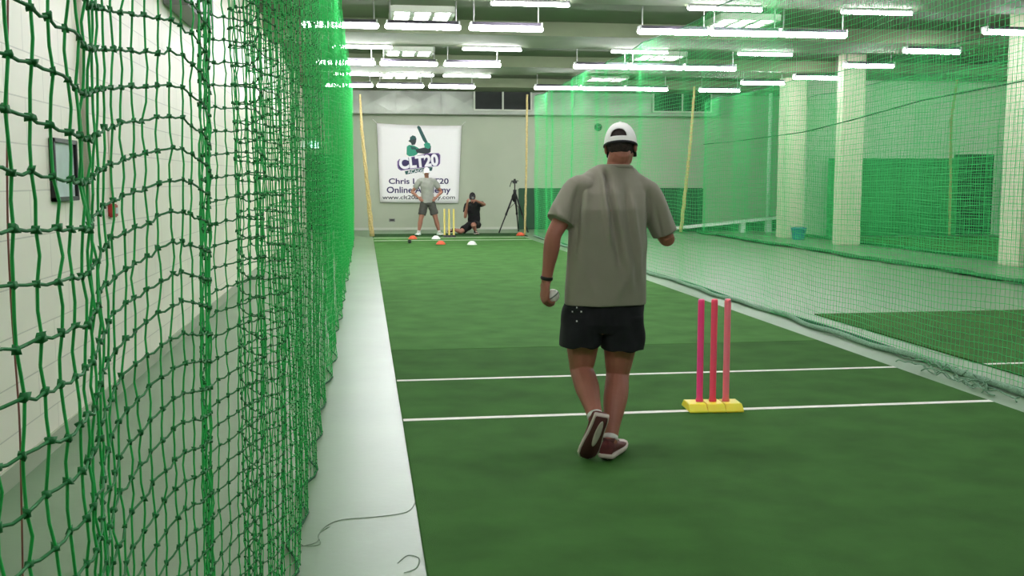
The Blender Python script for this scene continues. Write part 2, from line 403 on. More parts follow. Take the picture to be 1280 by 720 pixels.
# near: subdivided, round, slack twines
(Av, Bv), (Ah, Bh) = net_edges(G[:nn+1])
def slack(A, B, drop, r, sides, m):
    Mid = (A+B)/2+RNG.normal(0, 0.0016, A.shape).astype(np.float32); Mid[:, 2] -= drop
    for a, b in ((A, Mid), (Mid, B)):
        V, Q = prisms(a, b, r, sides); chunks.append((V, Q, m))
slack(Av, Bv, 0.0, 0.00165, 6, 0); slack(Ah, Bh, 0.0024, 0.0017, 6, 1)
V, Q = octa(G[:nn].reshape(-1, 3), np.full(nn*NR, 0.0052)); chunks.append((V, Q, 1))
(Av, Bv), (Ah, Bh) = net_edges(G[nn:nm+1])
V, Q = prisms(Av, Bv, 0.0017, 4); chunks.append((V, Q, 0)); V, Q = prisms(Ah, Bh, 0.0017, 4); chunks.append((V, Q, 0))
V, Q = octa(G[nn:nm].reshape(-1, 3), np.full((nm-nn)*NR, 0.005)); chunks.append((V, Q, 1))
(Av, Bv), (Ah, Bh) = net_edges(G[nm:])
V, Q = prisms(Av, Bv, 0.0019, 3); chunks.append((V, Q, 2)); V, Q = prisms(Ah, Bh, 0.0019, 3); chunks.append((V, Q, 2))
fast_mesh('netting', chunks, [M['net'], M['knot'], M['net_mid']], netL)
bl = [(G[i, 0, 0], G[i, 0, 1], 0.009) for i in range(0, len(nx), 3)]
MB().tube(bl, 0.006, 6).build('bottom_rope', M['netrope'], netL, True)
tl = [(-0.305, y, NR*0.05-0.03+0.02*math.sin(y)) for y in np.arange(0.45, 26.7, 0.5)]
MB().tube(tl, 0.008, 6).build('top_cable', M['netrope'], netL, True)

# ---- the long net right of the turf
def simple_net(name, x, y0, y1, ztop, label, wave, mm, r, zdip=None, loc=None):
    e = thing(name, (x, (y0+y1)/2, 0), label, 'net')
    X, Y = path_points(y0, y1, lambda Y: x+wave*np.sin(Y*2.3)+0.5*wave*np.sin(Y*5.7+1))
    nr = int(ztop/0.05)+1; z = np.arange(nr)*0.05+0.02
    g = np.zeros((len(X), nr, 3), np.float32)
    g[:, :, 0] = X[:, None]+0.012*np.sin(z*3.1)[None]; g[:, :, 1] = Y[:, None]+0.014*np.sin(z*2.7)[None]
    sag = 0.022*np.sin(Y*1.25)+0.012*np.sin(Y*3.1+0.6)
    g[:, :, 2] = z[None]+sag[:, None]*np.clip(z/0.8, 0, 1)[None]
    g += RNG.normal(0, 0.0018, g.shape).astype(np.float32); g[:, :, 2] = np.maximum(g[:, :, 2], 0.006)
    (Av, Bv), (Ah, Bh) = net_edges(g); ch = []
    V, Q = prisms(Av, Bv, r, 3); ch.append((V, Q, 0)); V, Q = prisms(Ah, Bh, r, 3); ch.append((V, Q, 0))
    fast_mesh('netting', ch, [mm], e)
    tp = [(g[i, -1, 0], g[i, -1, 1], g[i, -1, 2]) for i in range(0, len(X), 8)]
    MB().tube(tp, 0.007, 6).build('top_cable', M['netrope'], e, True)
    return e, X, Y
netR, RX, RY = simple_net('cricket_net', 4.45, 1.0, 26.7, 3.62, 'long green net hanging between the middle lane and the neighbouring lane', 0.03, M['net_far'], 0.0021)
# rolled hem of the right net lying on the floor
hem = [(4.42+0.03*math.sin(y*1.9)+0.02*math.sin(y*4.4), y, 0.026+0.006*math.sin(y*5)) for y in np.arange(1.0, 26.7, 0.2)]
MB().tube(hem, 0.026, 8).build('rolled_hem', M['netpale'], netR, True)
hem2 = [(4.50+0.03*math.sin(y*1.4+1), y, 0.018) for y in np.arange(1.0, 26.7, 0.2)]
MB().tube(hem2, 0.017, 8).build('bottom_rope', M['netrope'], netR, True)
tg = MB(); rr = random.Random(3)
for k in range(16):
    p = np.array([4.33+rr.uniform(-0.10, 0.10), 6.9+rr.uniform(-0.5, 0.6), 0.02]); pts = []
    a = rr.uniform(0, 6.28)
    for q in range(9):
        pts.append(p.copy()); a += rr.uniform(-1.2, 1.2)
        p = p+np.array([math.cos(a)*0.03, math.sin(a)*0.07, 0]); p[2] = 0.008+0.05*rr.random(); p[0] = min(max(p[0], 4.2), 4.44)
    tg.tube(pts, 0.005, 5, sub=3)
tag(tg.build('net_tangle', M['netpale'], netR, True), 'frayed tangle of loose twine')
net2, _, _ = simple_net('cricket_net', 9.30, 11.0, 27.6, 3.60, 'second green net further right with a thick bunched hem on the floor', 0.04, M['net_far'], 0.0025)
hp = [(9.26+0.06*math.sin(y*1.3), y, 0.04+0.008*math.sin(y*3)) for y in np.arange(11, 27.7, 0.25)]
MB().tube(hp, [(0.10+0.03*math.sin(i*0.9), 0.028+0.008*math.sin(i*1.7)) for i in range(len(hp))], 10).build('bunched_hem', M['bundle'], net2, True)
sy = np.array([11, 13.4, 16.2, 18.7, 20.9, 25, 27.6]); sz = np.array([2.92, 2.87, 2.80, 2.62, 2.49, 2.45, 2.46])
MB().tube([(9.27, y, np.interp(y, sy, sz)) for y in np.arange(11, 27.6, 0.4)], 0.012, 6).build('seam_rope', M['knot'], net2, True)
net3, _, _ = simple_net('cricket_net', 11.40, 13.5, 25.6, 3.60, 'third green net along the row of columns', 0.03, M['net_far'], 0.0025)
hp = [(11.40+0.03*math.sin(y*1.3), y, 0.045) for y in np.arange(13.6, 25.6, 0.25)]
MB().tube(hp, [(0.05, 0.04)]*len(hp), 8).build('bunched_hem', M['bundle'], net3, True)

# yellow ropes that gather the net ends
def rope(label, pts, r, bulge=0.0):
    e = MB(); P = [at(*p) for p in pts]; P[-1][2] = r
    n = 40; Q = [P[0]+(P[-1]-P[0])*0 for _ in range(0)]
    seg = []
    for i in range(len(P)-1):
        for k in range(n//(len(P)-1)):
            t = k/(n//(len(P)-1)); seg.append(P[i]*(1-t)+P[i+1]*t)
    seg.append(P[-1])
    for s in range(3):
        Qs = [p+np.array([math.cos(i*0.55+s*2.09), math.sin(i*0.55+s*2.09), 0])*r*0.55*(1+bulge*(i/len(seg))) for i, p in enumerate(seg)]
        e.tube(Qs, [r*0.6*(1+bulge*(i/len(seg))) for i in range(len(seg))], 6)
    tag(e.build('net_rope', M['yellow_rope'], None, True, origin=P[-1]*[1, 1, 0]), label, 'rope', None)
rope('thick yellow rope hanging left of the white banner', [(450, 118, 26.9), (452, 160, 26.9), (459, 230, 26.9), (465, 296, 26.9)], 0.024, 1.6)
rope('straight yellow rope hanging beside the tripod', [(659, 118, 27.0), (658, 210, 27.0), (656, 294, 27.0)], 0.026)
rope('yellow rope hanging at the far end of the second net', [(868, 108, 27.7), (863, 180, 27.7), (851, 290, 27.7)], 0.03, 0.8)
rope('yellow rope hanging in front of the far dark door', [(1197, 95, 24.9), (1189, 150, 24.9), (1187, 294, 24.9)], 0.034)

# ================================================================ LAMPS
def batten(loc, length, big, label, group, hang):
    e = thing('ceiling_lamp', loc, label, 'lamp', group)
    x, y, z = loc; L = length/2
    w = 0.085 if big else 0.05; hh = 0.05 if big else 0.035
    prof = [(-w, 0), (-w*0.55, hh), (w*0.55, hh), (w, 0)]
    hs = MB(); hs.rings([[(x+sx*L, y+a, z+b) for a, b in prof] for sx in (-1, 1)]); hs.build('housing', M['housing'] if big else M['lampwhite'], e)
    rad = 0.042 if big else 0.028
    tb = MB().tube([(x-L*0.99, y, z-rad*0.8), (x+L*0.99, y, z-rad*0.8)], (rad*1.3, rad) if False else rad, 12, ends='round'); tb.build('lamp_tube', M['tube'], e, True)
    for sx in (-1, 1):
        MB().box((x+sx*L-0.012, y-w, z-rad*1.2), (x+sx*L+0.012, y+w, z+hh), bev=0.003).build('end_cap', M['lampwhite'], e)
        if hang:
            MB().tube([(x+sx*L*0.92, y, z+hh), (x+sx*L*0.92, y, hang)], 0.012, 8).build('hanger_rod', M['rod'], e)
    return e
LP = {}
def place_lamp(kind, x, y, z, label, group, length=1.06):
    hang = ZC if z < 3.9 else None
    key = (kind, round(length, 2), hang is not None, z)
    if key not in LP:
        LP[key] = batten((x, y, z), length, kind == 'big', label, group, hang); return LP[key]
    c = copy_tree(LP[key]); c.location = (x, y, z); tag(c, label, 'lamp', group); return c
GB = 'hanging strip lamps over the lanes'; GT = 'thin strip lamps on the ceiling beams'; GR = 'strip lamps over the columns'
def beamclear(y): return y
col_names = ('over the left net', 'above the left of the middle lane', 'above the middle of the lane', 'left lamp over the neighbouring lane', 'middle lamp over the neighbouring lane', 'right lamp over the neighbouring lane')
rows = ((15.5, 'nearest row'), (20.35, 'second row'), (25.1, 'furthest row'))
for (y, rn) in rows:
    for x, cn in zip((-0.31, 0.90, 2.14, 4.72, 5.86, 6.98), col_names):
        place_lamp('big', x, y, 3.76, 'hanging strip lamp %s, %s' % (cn, rn), GB)
for (y, rn) in ((10.6, 'above the crease lines'), (5.8, 'above the walking bowler'), (0.9, 'above the camera end')):
    for x, cn in zip((-0.31, 0.90, 2.14, 4.72, 5.86, 6.98) if y > 1 else (-0.31, 0.9, 2.14, 4.72), ('first', 'second', 'third', 'fourth', 'fifth', 'sixth')):
        place_lamp('big', x, y, 3.76, 'hanging strip lamp out of frame %s, %s from the left' % (rn, cn), GB)
for (y, rn, xs) in ((14.95, 'nearest beam', ((2.42, 'first'), (5.35, 'second'), (7.75, 'third'))),
                    (20.1, 'second beam', ((2.50, 'first'), (5.45, 'second'), (8.05, 'third'), (0.0, 'left, behind the net')))):
    for x, w in xs: place_lamp('thin', x, y, 4.02, 'thin bright strip lamp fixed on the %s, %s from the left' % (rn, w) if 'left' not in w else 'thin bright strip lamp fixed on the %s, seen at the %s' % (rn, w), GT, 1.12)
for x, w in ((-0.1, 'leftmost'), (1.13, 'middle'), (2.52, 'rightmost')):
    place_lamp('thin', x, 25.2, 4.02, 'thin strip lamp on the far beam, %s of three in a run' % w, GT, 1.12)
for y, w in ((22.8, 'furthest'), (20.3, 'second furthest'), (17.9, 'third furthest'), (15.45, 'nearest')):
    place_lamp('big', 10.38, y, 3.86, 'hanging strip lamp along the column row, %s from the camera' % w if w != 'nearest' else 'hanging strip lamp along the column row, nearest the camera', GR)
for x, y, w in ((9.65, 24.2, 'right'), (9.30, 26.3, 'left')):
    place_lamp('big', x, y, 3.86, 'small strip lamp near far end, %s of a pair by white pipe' % w, GR)
for y, w_ in ((20.2, 'far'), (16.5, 'second'), (12.5, 'third'), (7.5, 'nearest')):  # lamps added to brighten the furthest lane and its walls
    for x in ((15.6,) if y > 16 else (12.9, 14.5)): place_lamp('big', x, y, 3.76, 'added strip lamp to brighten the furthest lane beyond columns, %s %s one' % (w_, 'left' if x < 14 else 'right'), GR)

# louvred square lights with three cells above the middle lamps
def louvre(x, y, z, label):
    e = thing('louvre_light', (x, y, z), label, 'lamp', 'square louvre lights')
    fr = MB(); w, d, h = 0.50, 0.45, 0.10
    for a in (-w, -w/3, w/3, w): fr.box((x+a-0.04, y-d, z-h), (x+a+0.04, y+d, z))
    for b in (-d, 0, d): fr.box((x-w, y+b-0.05, z-h), (x+w, y+b+0.05, z))
    fr.build('louvre_frame', M['frame_grey'], e)
    for a in (-1, 0, 1):
        MB().box((x+a*w*2/3-w/3+0.03, y-d+0.02, z-h*0.75), (x+a*w*2/3+w/3-0.03, y+d-0.02, z-h*0.35)).build('lamp_panel', M['louvre_panel'], e)
    MB().box((x-w, y-d, z-0.02), (x+w, y+d, z)).build('back_plate', M['housing'], e)
for y, rn in ((17.6, 'nearest'), (22.75, 'second'), (27.8, 'furthest')):
    for x, ln in ((1.0, 'over the middle lane'), (6.60, 'over the neighbouring lane')):
        louvre(x, y, ZC, 'square louvre ceiling light of three cells %s, %s row' % (ln, rn))

# ================================================================ THINGS ON WALLS
fr = thing('picture_frame', (XL, 6.17, 1.36), 'black framed pale blue notice on the cream left wall', 'picture frame')
mb = MB(); y0, y1, z0, z1 = 5.93, 6.40, 1.345, 1.695
for (a, b, c, d) in ((y0, y1, z0, z0+0.025), (y0, y1, z1-0.025, z1), (y0, y0+0.03, z0, z1), (y1-0.03, y1, z0, z1)): mb.box((XL+0.001, a, c), (XL+0.03, b, d), bev=0.003)
mb.build('frame', M['black'], fr); MB().box((XL+0.002, y0+0.02, z0+0.02), (XL+0.012, y1-0.02, z1-0.02)).build('poster', M['poster'], fr)
ca = thing('alarm_call_point', (XL, 7.24, 1.2), 'small red alarm call point on the cream left wall', 'alarm')
MB().box((XL+0.001, 7.18, 1.215), (XL+0.045, 7.28, 1.305), bev=0.008).build('case', M['red'], ca)
MB().box((XL+0.040, 7.205, 1.24), (XL+0.049, 7.255, 1.28)).build('glass_panel', M['poster'], ca)
MB().tube([(XL+0.012, 7.24, 1.30), (XL+0.012, 7.24, 1.8)], 0.008, 8).build('conduit', M['pipe'], ca)
sw = thing('light_switch', (XL, 6.6, 1.2), 'cream light switch plate under the conduit on left wall', 'switch')
MB().box((XL+0.001, 6.56, 1.17), (XL+0.012, 6.66, 1.27), bev=0.003).build('switch_plate', M['lampwhite'], sw); MB().box((XL+0.011, 6.595, 1.2), (XL+0.018, 6.625, 1.24)).build('rocker', M['whitep'], sw)
tag(MB().tube([(XL+0.022, 6.60, 1.28), (XL+0.022, 6.60, ZC-0.26)], 0.018, 10).build('conduit_pipe', M['pipe'], None, True, origin=(XL+0.02, 6.6, 1.28)), 'thin cream vertical conduit pipe running up the left wall', 'pipe')
ex = thing('exit_sign', (-1.42, YB-0.05, 2.42), 'small lit pale exit sign above the dark door behind left net', 'sign')
MB().box((-1.62, YB-0.08, 2.40), (-1.22, YB-0.01, 2.62), bev=0.01).build('sign_case', M['lampwhite'], ex)
MB().box((-1.60, YB-0.088, 2.42), (-1.24, YB-0.078, 2.60)).build('sign_face', M['exit'], ex)
bh = thing('wall_bell', (7.1, YB-0.05, 3.0), 'small round black bell high on the back wall beyond the net', 'bell')
c = at(748, 159, YB-0.04)
bell = MB().tube([(c[0], YB-0.001, c[2]), (c[0], YB-0.06, c[2])], [0.12, 0.11], 18); bell.tube([(c[0], YB-0.06, c[2]), (c[0], YB-0.09, c[2])], [0.11, 0.04], 18)
bh.location = (c[0], YB-0.001, c[2]-0.12); bell.build('bell_dome', M['black'], bh, True)
MB().tube([(c[0], YB-0.088, c[2]), (c[0], YB-0.10, c[2])], 0.02, 12).build('bell_stud', M['grey'], bh)
so = thing('wall_socket', (0.6, YB, 0.3), 'small dark socket low on back wall under the banner', 'socket')
c = at(490, 275, YB); so.location = (c[0], YB, c[2]-0.05)
MB().box((c[0]-0.09, YB-0.03, c[2]-0.05), (c[0]+0.09, YB-0.001, c[2]+0.04), bev=0.005).build('socket_plate', M['grey'], so)
MB().box((c[0]-0.06, YB-0.036, c[2]-0.02), (c[0]+0.06, YB-0.029, c[2]+0.02)).build('socket_hole', M['black'], so)
tag(MB().box((4.62, YB-0.10, 0.001), (10.4, YB-0.01, 1.24), bev=0.02).build('wall_pad', M['pad'], None, origin=(7.5, YB-0.05, 0)), 'long dark green protective pad along the foot of the back wall', 'pad')
def sheet(x0, x1, y, h, label):
    s = MB(); n = 60; rs = []
    xs = [x0+(x1-x0)*i/n for i in range(n+1)]
    V, Fc = [], []
    for t in (0, 0.012):
        for z in (0.01, h):
            V += [(x, y+t+0.05*math.sin(x*7.1)+0.02*math.sin(x*17), z) for x in xs]
    m = n+1
    for i in range(n):
        Fc += [(i, i+1, m+i+1, m+i), (2*m+i+1, 2*m+i, 3*m+i, 3*m+i+1), (m+i, m+i+1, 3*m+i+1, 3*m+i), (i+1, i, 2*m+i, 2*m+i+1)]
    Fc += [(0, m, 3*m, 2*m), (n, 2*m+n, 3*m+n, m+n)]
    s.add(V, Fc); tag(s.build('backing_sheet', M['sheet'], None, True, origin=((x0+x1)/2, y, 0)), label, 'sheet')
sheet(12.05, 15.7, 25.6, 2.05, 'green cloth sheet hung across the end wall left of far dark door')
sheet(11.32, 13.2, 27.2, 2.0, 'green cloth sheet between the cream columns at the back')
c = at(963, 140, 29.5)
tag(MB().tube([(c[0], 29.5, 0.02), (c[0], 29.5, 4.28)], 0.055, 12).build('white_pipe', M['whitep'], None, True, origin=(c[0], 29.5, 0)), 'tall white vertical pipe near the back wall right of the duct', 'pipe')
# grey bracket box high on left wall
tag(MB().box((XL+0.001, 9.4, 2.98), (XL+0.22, 10.9, 3.30), bev=0.01).build('cable_box', M['grey'], None, origin=(XL, 10, 2.98)), 'long grey metal box fixed high on the left wall', 'box')

# ---------------------------------------------------------------- banner
BY = YB-0.08
def bp(px, py): p = at(px, py, BY); return p[0], p[2]
ban = thing('banner', (1.65, BY, 0.78), 'large white hanging banner with batsman logo and purple lettering', 'banner')
(ax, az), (bx, bz), (cx, cz), (dx, dz) = bp(471, 154), bp(577, 157), bp(573, 254), bp(475, 253)
V, Fc = [], []; n = 16
for i in range(n+1):
    for j in range(n+1):
        s, t = i/n, j/n
        tx = (ax*(1-s)+bx*s)*(1-t)+(dx*(1-s)+cx*s)*t; tz = (az*(1-s)+bz*s)*(1-t)+(dz*(1-s)+cz*s)*t
        tz -= 0.05*math.sin(PI*s)*(1-t)*0.6
        V.append((tx, BY+0.006*math.sin(s*9+t*3), tz))
for i in range(n):
    for j in range(n): a = i*(n+1)+j; Fc.append((a, a+1, a+n+2, a+n+1))
o = MB().add(V, Fc).build('banner_sheet', M['banner'], ban, True)
sd = o.modifiers.new('thick', 'SOLIDIFY'); sd.thickness = 0.004; sd.offset = 1
for (px, py) in ((471, 154), (577, 157)):
    q = bp(px, py); MB().tube([(q[0], BY, q[1]), (q[0]+(0.12 if px > 500 else -0.12), YB-0.02, q[1]+0.12)], 0.008, 6).build('corner_tie', M['whitep'], ban)

def text(s, px, py, size_px, m, parent, name, depth=0.010, bold=0.0, width_px=None, shear=0.0, rot=0.0, yoff=0.0):
    cu = bpy.data.curves.new(name, 'FONT'); cu.body = s; cu.align_x = 'CENTER'; cu.align_y = 'CENTER'; cu.size = 1; cu.extrude = 0.001; cu.offset = bold; cu.shear = shear
    to = bpy.data.objects.new('tmp', cu); COL.objects.link(to); bpy.context.view_layer.update()
    me = bpy.data.meshes.new_from_object(to.evaluated_get(bpy.context.evaluated_depsgraph_get()))
    bpy.data.objects.remove(to)
    v = np.zeros(len(me.vertices)*3, np.float32); me.vertices.foreach_get('co', v); v = v.reshape(-1, 3)
    c = (v[:, :2].max(0)+v[:, :2].min(0))/2; ext = v[:, :2].max(0)-v[:, :2].min(0)
    sc = 1280/BY
    H = size_px/sc; k = H/ext[1]; kx = (width_px/sc)/ext[0] if width_px else k
    x, z = bp(px, py); u = (v[:, 0]-c[0])*kx; w = (v[:, 1]-c[1])*k
    cr, sr = math.cos(rot), math.sin(rot)
    P = np.stack([x+u*cr-w*sr, BY-0.012-yoff-v[:, 2]*2, z+u*sr+w*cr], 1)-wloc(parent)
    me.vertices.foreach_set('co', P.astype(np.float32).ravel()); me.update()
    me.materials.clear(); me.materials.append(m)
    ob = bpy.data.objects.new(name, me); COL.objects.link(ob); ob.parent = parent; return ob
def poly(pts, m, parent, name, yoff=0.0, th=0.002):
    P = [bp(*p) for p in pts]; y1 = BY-0.010-yoff; n = len(P)
    V = [(x, y1, z) for x, z in P]+[(x, y1-th, z) for x, z in P]
    Fc = [tuple(range(n)), tuple(range(2*n-1, n-1, -1))]+[(i, n+i, n+(i+1) % n, (i+1) % n) for i in range(n)]
    return MB().add(V, Fc).build(name, m, parent)
logo = poly([(465+x/6.26, 145+y/6.26) for x, y in ((270, 300), (272, 240), (290, 226), (330, 232), (352, 244), (380, 262), (352, 300), (330, 312), (290, 316))], M['teal'], ban, 'batsman_body')
Z = lambda L: [(465+x/6.26, 145+y/6.26) for x, y in L]
poly(Z(((340, 262), (412, 246), (440, 222), (462, 236), (458, 282), (428, 300), (380, 292), (350, 288))), M['helmet'], ban, 'batsman_arm', 0.002)
poly(Z(((405, 220), (430, 204), (455, 216), (458, 246), (440, 258), (412, 246))), M['teal'], ban, 'batsman_glove', 0.004)
poly(Z(((352, 88), (362, 74), (378, 86), (436, 206), (420, 218), (398, 190))), M['tealdark'], ban, 'batsman_bat', 0.003)
poly(Z(((296, 186), (300, 164), (318, 152), (338, 158), (347, 176), (344, 204), (336, 224), (312, 228), (304, 210), (284, 196))), M['helmet'], ban, 'batsman_head', 0.003)
poly(Z(((296, 186), (298, 166), (318, 151), (340, 160), (346, 178), (300, 190), (284, 197))), M['tealdark'], ban, 'batsman_helmet', 0.005)
poly(Z(((300, 236), (340, 246), (352, 262), (310, 262))), M['tealdark'], ban, 'batsman_shoulder', 0.003)
# word mark: outlined letters
poly(Z(((198, 356), (212, 338), (330, 316), (372, 306), (440, 292), (520, 290), (534, 306), (532, 372), (516, 392), (452, 398), (336, 412), (226, 428), (204, 412), (198, 390))), M['purple'], ban, 'mark_outline', 0.005)
poly(Z(((207, 358), (217, 345), (336, 323), (440, 299), (515, 297), (525, 308), (524, 370), (511, 385), (336, 404), (229, 419), (211, 405))), M['navy'], ban, 'mark_ground', 0.007)
poly(Z(((256, 432), (350, 414), (452, 400), (474, 402), (468, 428), (400, 438), (330, 446), (264, 458))), M['tealdark'], ban, 'ribbon', 0.006)
rot = math.radians(6)
text('CLT20', 465+365/6.26, 145+357/6.26, 14.8, M['printwhite'], ban, 'mark_letters', bold=0.045, width_px=48.5, rot=rot, yoff=0.012)
text('ACADEMY', 465+366/6.26, 145+430/6.26, 3.6, M['printwhite'], ban, 'ribbon_letters', bold=0.01, width_px=28, rot=rot, yoff=0.010)
text('Chris Lynn T20', 523.5, 227.5, 9.0, M['navy'], ban, 'lettering_top', bold=0.02, width_px=74)
text('Online Academy', 523.5, 238.5, 10.2, M['navy'], ban, 'lettering_middle', bold=0.02, width_px=79)
text('www.clt20academy.com', 523.5, 247.3, 6.4, M['helmet'], ban, 'lettering_bottom', bold=0.015, width_px=90)

# ================================================================ CRICKET GEAR
def stumps(name, cx, cy, z0, rz, label, mats, basemat, w=0.345, h=0.66, r=0.0205, sp=0.085):
    e = thing(name, (cx, cy, z0), label, 'cricket stumps')
    b = MB()
    for k in (-1, 0, 1):
        x0 = cx+k*w/3-w/6+0.001; x1 = x0+w/3-0.002; hb = 0.05; sl = 0.042
        r_ = lambda dx, yy, z: [(x0+dx, cy-yy, z), (x1-dx, cy-yy, z), (x1-dx, cy+yy, z), (x0+dx, cy+yy, z)]
        b.rings([r_(0.004, 0.108, z0), r_(0, 0.112, z0+0.004), r_(0, 0.110, z0+0.012), r_(0.003, 0.112-sl*0.92, z0+hb-0.003), r_(0.007, 0.106-sl, z0+hb)])
    b.build('stump_base', basemat, e)
    for k, m in zip((-1, 0, 1), mats):
        c = cx+k*sp; s = MB()
        s.lathe((c, cy, z0+0.045), [(r*1.15, 0), (r*1.15, 0.02), (r, 0.03), (r, h-0.015), (r*0.93, h-0.004), (r*0.8, h), (r*0.3, h-0.006)], 20)
        s.build('stump', m, e, True)
    e.rotation_euler.z = rz
    return e
w1 = stumps('cricket_stumps', 2.175, 6.16, 0.0145, math.radians(-4), 'pink stumps on a yellow block base beside the walking bowler', (M['pink1'], M['pink2'], M['pink3']), M['ybase'])
labs = ['magenta pink stump', 'crimson pink stump', 'coral pink stump']
for ch, l in zip([c for c in COL.objects if c.parent == w1 and c.name.startswith('stump') and 'base' not in c.name], labs): ch['label'] = l
stumps('cricket_stumps', at(561.5, 296, 26.48)[0], 26.48, 0.0125, 0, 'pale yellow stumps at the far end beside the standing man', (M['ystump'],)*3, M['black'], w=0.32, h=0.68, r=0.024, sp=0.12)
def cone(px, py, m, label, z0=0.0125):
    d = fw+rt*(px-640)/F+up*(360-py)/F; p = d*((z0-CAMZ)/d[2])+np.array([0, 0, CAMZ])
    c = MB(); c.lathe((p[0], p[1], z0), [(0.11, 0.0), (0.115, 0.004), (0.105, 0.02), (0.08, 0.055), (0.045, 0.082), (0.028, 0.085), (0.026, 0.075), (0.04, 0.066), (0.07, 0.045), (0.095, 0.012), (0.10, 0.002)], 24)
    tag(c.build('marker_cone', m, None, True, origin=(p[0], p[1], z0)), label, 'marker cone', 'flat marker cones on the turf')
cone(516, 298.8, M['orange'], 'orange marker cone left of the standing man near his foot')
cone(545, 298.8, M['whitep'], 'white marker cone between the standing man and the yellow stumps')
cone(551, 305.5, M['orange'], 'orange marker cone nearer the camera in front of the yellow stumps')
cone(590, 306, M['whitep'], 'white marker cone in front of the kneeling photographer')
cone(650.5, 294.4, M['orange'], 'orange marker cone at the foot of the rope beside tripod')
q = at(512, 306, 23.9)*[1, 1, 0]+[0, 0, 0.0125]
bb = thing('ball', q, 'small dark ball lying on turf in front of the banner', 'ball')
MB().ell(q+[0, 0, 0.045], (0.045, 0.045, 0.045), 20, 12).build('ball_cover', M['black'], bb, True)
MB().rings([[q+[0.0455*math.cos(a)+0.001*math.cos(2*PI*k/6)*math.cos(a), 0.0455*math.sin(a), 0.045+0.004*math.sin(2*PI*k/6)] for k in range(6)] for a in np.linspace(0, 2*PI, 31)[:-1]], closed=True).build('seam', M['seam'], bb, True)

# tripod
tp = thing('camera_tripod', (4.25, 28.8, 0), 'tall black camera tripod standing at the back wall right of photographer', 'tripod')
H = at(643.5, 239, 28.8); top = at(643.5, 228, 28.8); tp.location = (H[0], 28.8, 0)
feet = [at(624, 291, 28.55), at(660, 291, 28.6), at(648, 288, 29.3)]
MB().tube([H+[0, 0, -0.07], H+[0, 0, 0.04]], [0.045, 0.05], 14).build('hub', M['black'], tp, True)
for k, f in enumerate(feet):
    f = np.array(f); f[2] = 0.013 if f[1] < 28.3 else 0.001; u = (f-H); a = H+u/np.linalg.norm(u)*0.03; mid = H*0.45+f*0.55
    lg = MB().tube([a, mid], 0.024, 10).tube([mid-u*0.02, f+[0, 0, 0.02]], 0.017, 10)
    lo = lg.build('leg', M['black'], tp, True)
    MB().tube([mid-u*0.025, mid+u*0.025], 0.032, 10).build('leg_clamp', M['black'], lo, True); MB().ell(f+[0, 0, 0.022], (0.024, 0.024, 0.022), 10, 6).build('rubber_foot', M['black'], lo, True)
MB().tube([H+[0, 0, -0.35], top], 0.017, 10).build('centre_column', M['black'], tp, True)
hd = MB().box(tuple(top+[-0.06, -0.06, -0.03]), tuple(top+[0.06, 0.06, 0.03]), bev=0.01).box(tuple(top+[-0.10, -0.07, 0.03]), tuple(top+[0.10, 0.07, 0.055]), bev=0.008)
hd.tube([top+[0, 0, 0.03], top+[0, 0, 0.1]], 0.03, 10).build('pan_head', M['black'], tp)
MB().tube([top+[0.03, 0, 0.0], top+[-0.10, -0.12, 0.03], top+[-0.17, -0.2, -0.12]], 0.012, 8, sub=4).build('pan_handle', M['black'], tp, True)
MB().tube([H+[-0.01, -0.04, -0.05], H+[-0.03, -0.07, -0.16], H+[-0.02, -0.06, -0.26]], [(0.03, 0.02), (0.075, 0.045), (0.05, 0.03)], 12, sub=4, ends='round').build('pouch', M['blackcloth2'], tp, True)
mids = [H*0.55+np.array([f[0], f[1], 0])*0.45 for f in feet]; cc = H+[0, 0, -0.33]
br = MB(); [br.tube([cc, m_], 0.008, 6) for m_ in mids]; br.build('spreader', M['black'], tp)

# sloping white beam frame, blue crate in the far lane
rp = thing('sloping_beam', (10.2, 27.4, 0), 'long white sloping beam on two short legs behind the second net', 'ramp')
a = at(836, 293, 27.9); b = at(974, 272, 27.9); a[2] = 0.12
rp.location = ((a[0]+b[0])/2, 27.9, 0)
def bar(p, q, w, h):
    m_ = MB(); d = (q-p); o1 = np.array([0, w, 0]); o2 = np.array([0, 0, h])
    V = [p-o1-o2, p+o1-o2, p+o1+o2, p-o1+o2, q-o1-o2, q+o1-o2, q+o1+o2, q-o1+o2]
    return m_.add(V, [(0,3,2,1),(4,5,6,7),(0,1,5,4),(1,2,6,5),(2,3,7,6),(3,0,4,7)])
bar(a, b, 0.14, 0.035).build('top_beam', M['whitep'], rp)
for t in (0.66, 0.90):
    p = a+(b-a)*t; MB().box((p[0]-0.07, 27.8, 0), (p[0]+0.07, 28.0, p[2]-0.03), bev=0.008).build('leg', M['whitep'], rp)
MB().add([a+[0.3, 0.08, -0.04], b+[0, 0.08, -0.04], (b[0], 27.98, 0.03), (a[0]+0.3, 27.98, 0.03), a+[0.3, 0.10, -0.04], b+[0, 0.10, -0.04], (b[0], 28.0, 0.03), (a[0]+0.3, 28.0, 0.03)],
         [(0,1,2,3),(7,6,5,4),(0,4,5,1),(1,5,6,2),(2,6,7,3),(3,7,4,0)]).build('side_panel', M['pad'], rp)
p = at(998, 299, 24.3); cr = thing('bucket', (p[0], 24.3, 0), 'small blue bucket on the floor in front of cream columns', 'bucket')
MB().lathe((p[0], 24.3, 0.0), [(0.13, 0.0), (0.15, 0.02), (0.185, 0.27), (0.20, 0.275), (0.20, 0.295), (0.18, 0.295), (0.14, 0.04), (0.01, 0.035)], 24).build('bucket_body', M['blue'], cr, True)
hp = [(p[0]+0.19*math.cos(t), 24.3+0.02, 0.27+0.05*math.sin(t)) for t in np.linspace(0, PI, 12)]
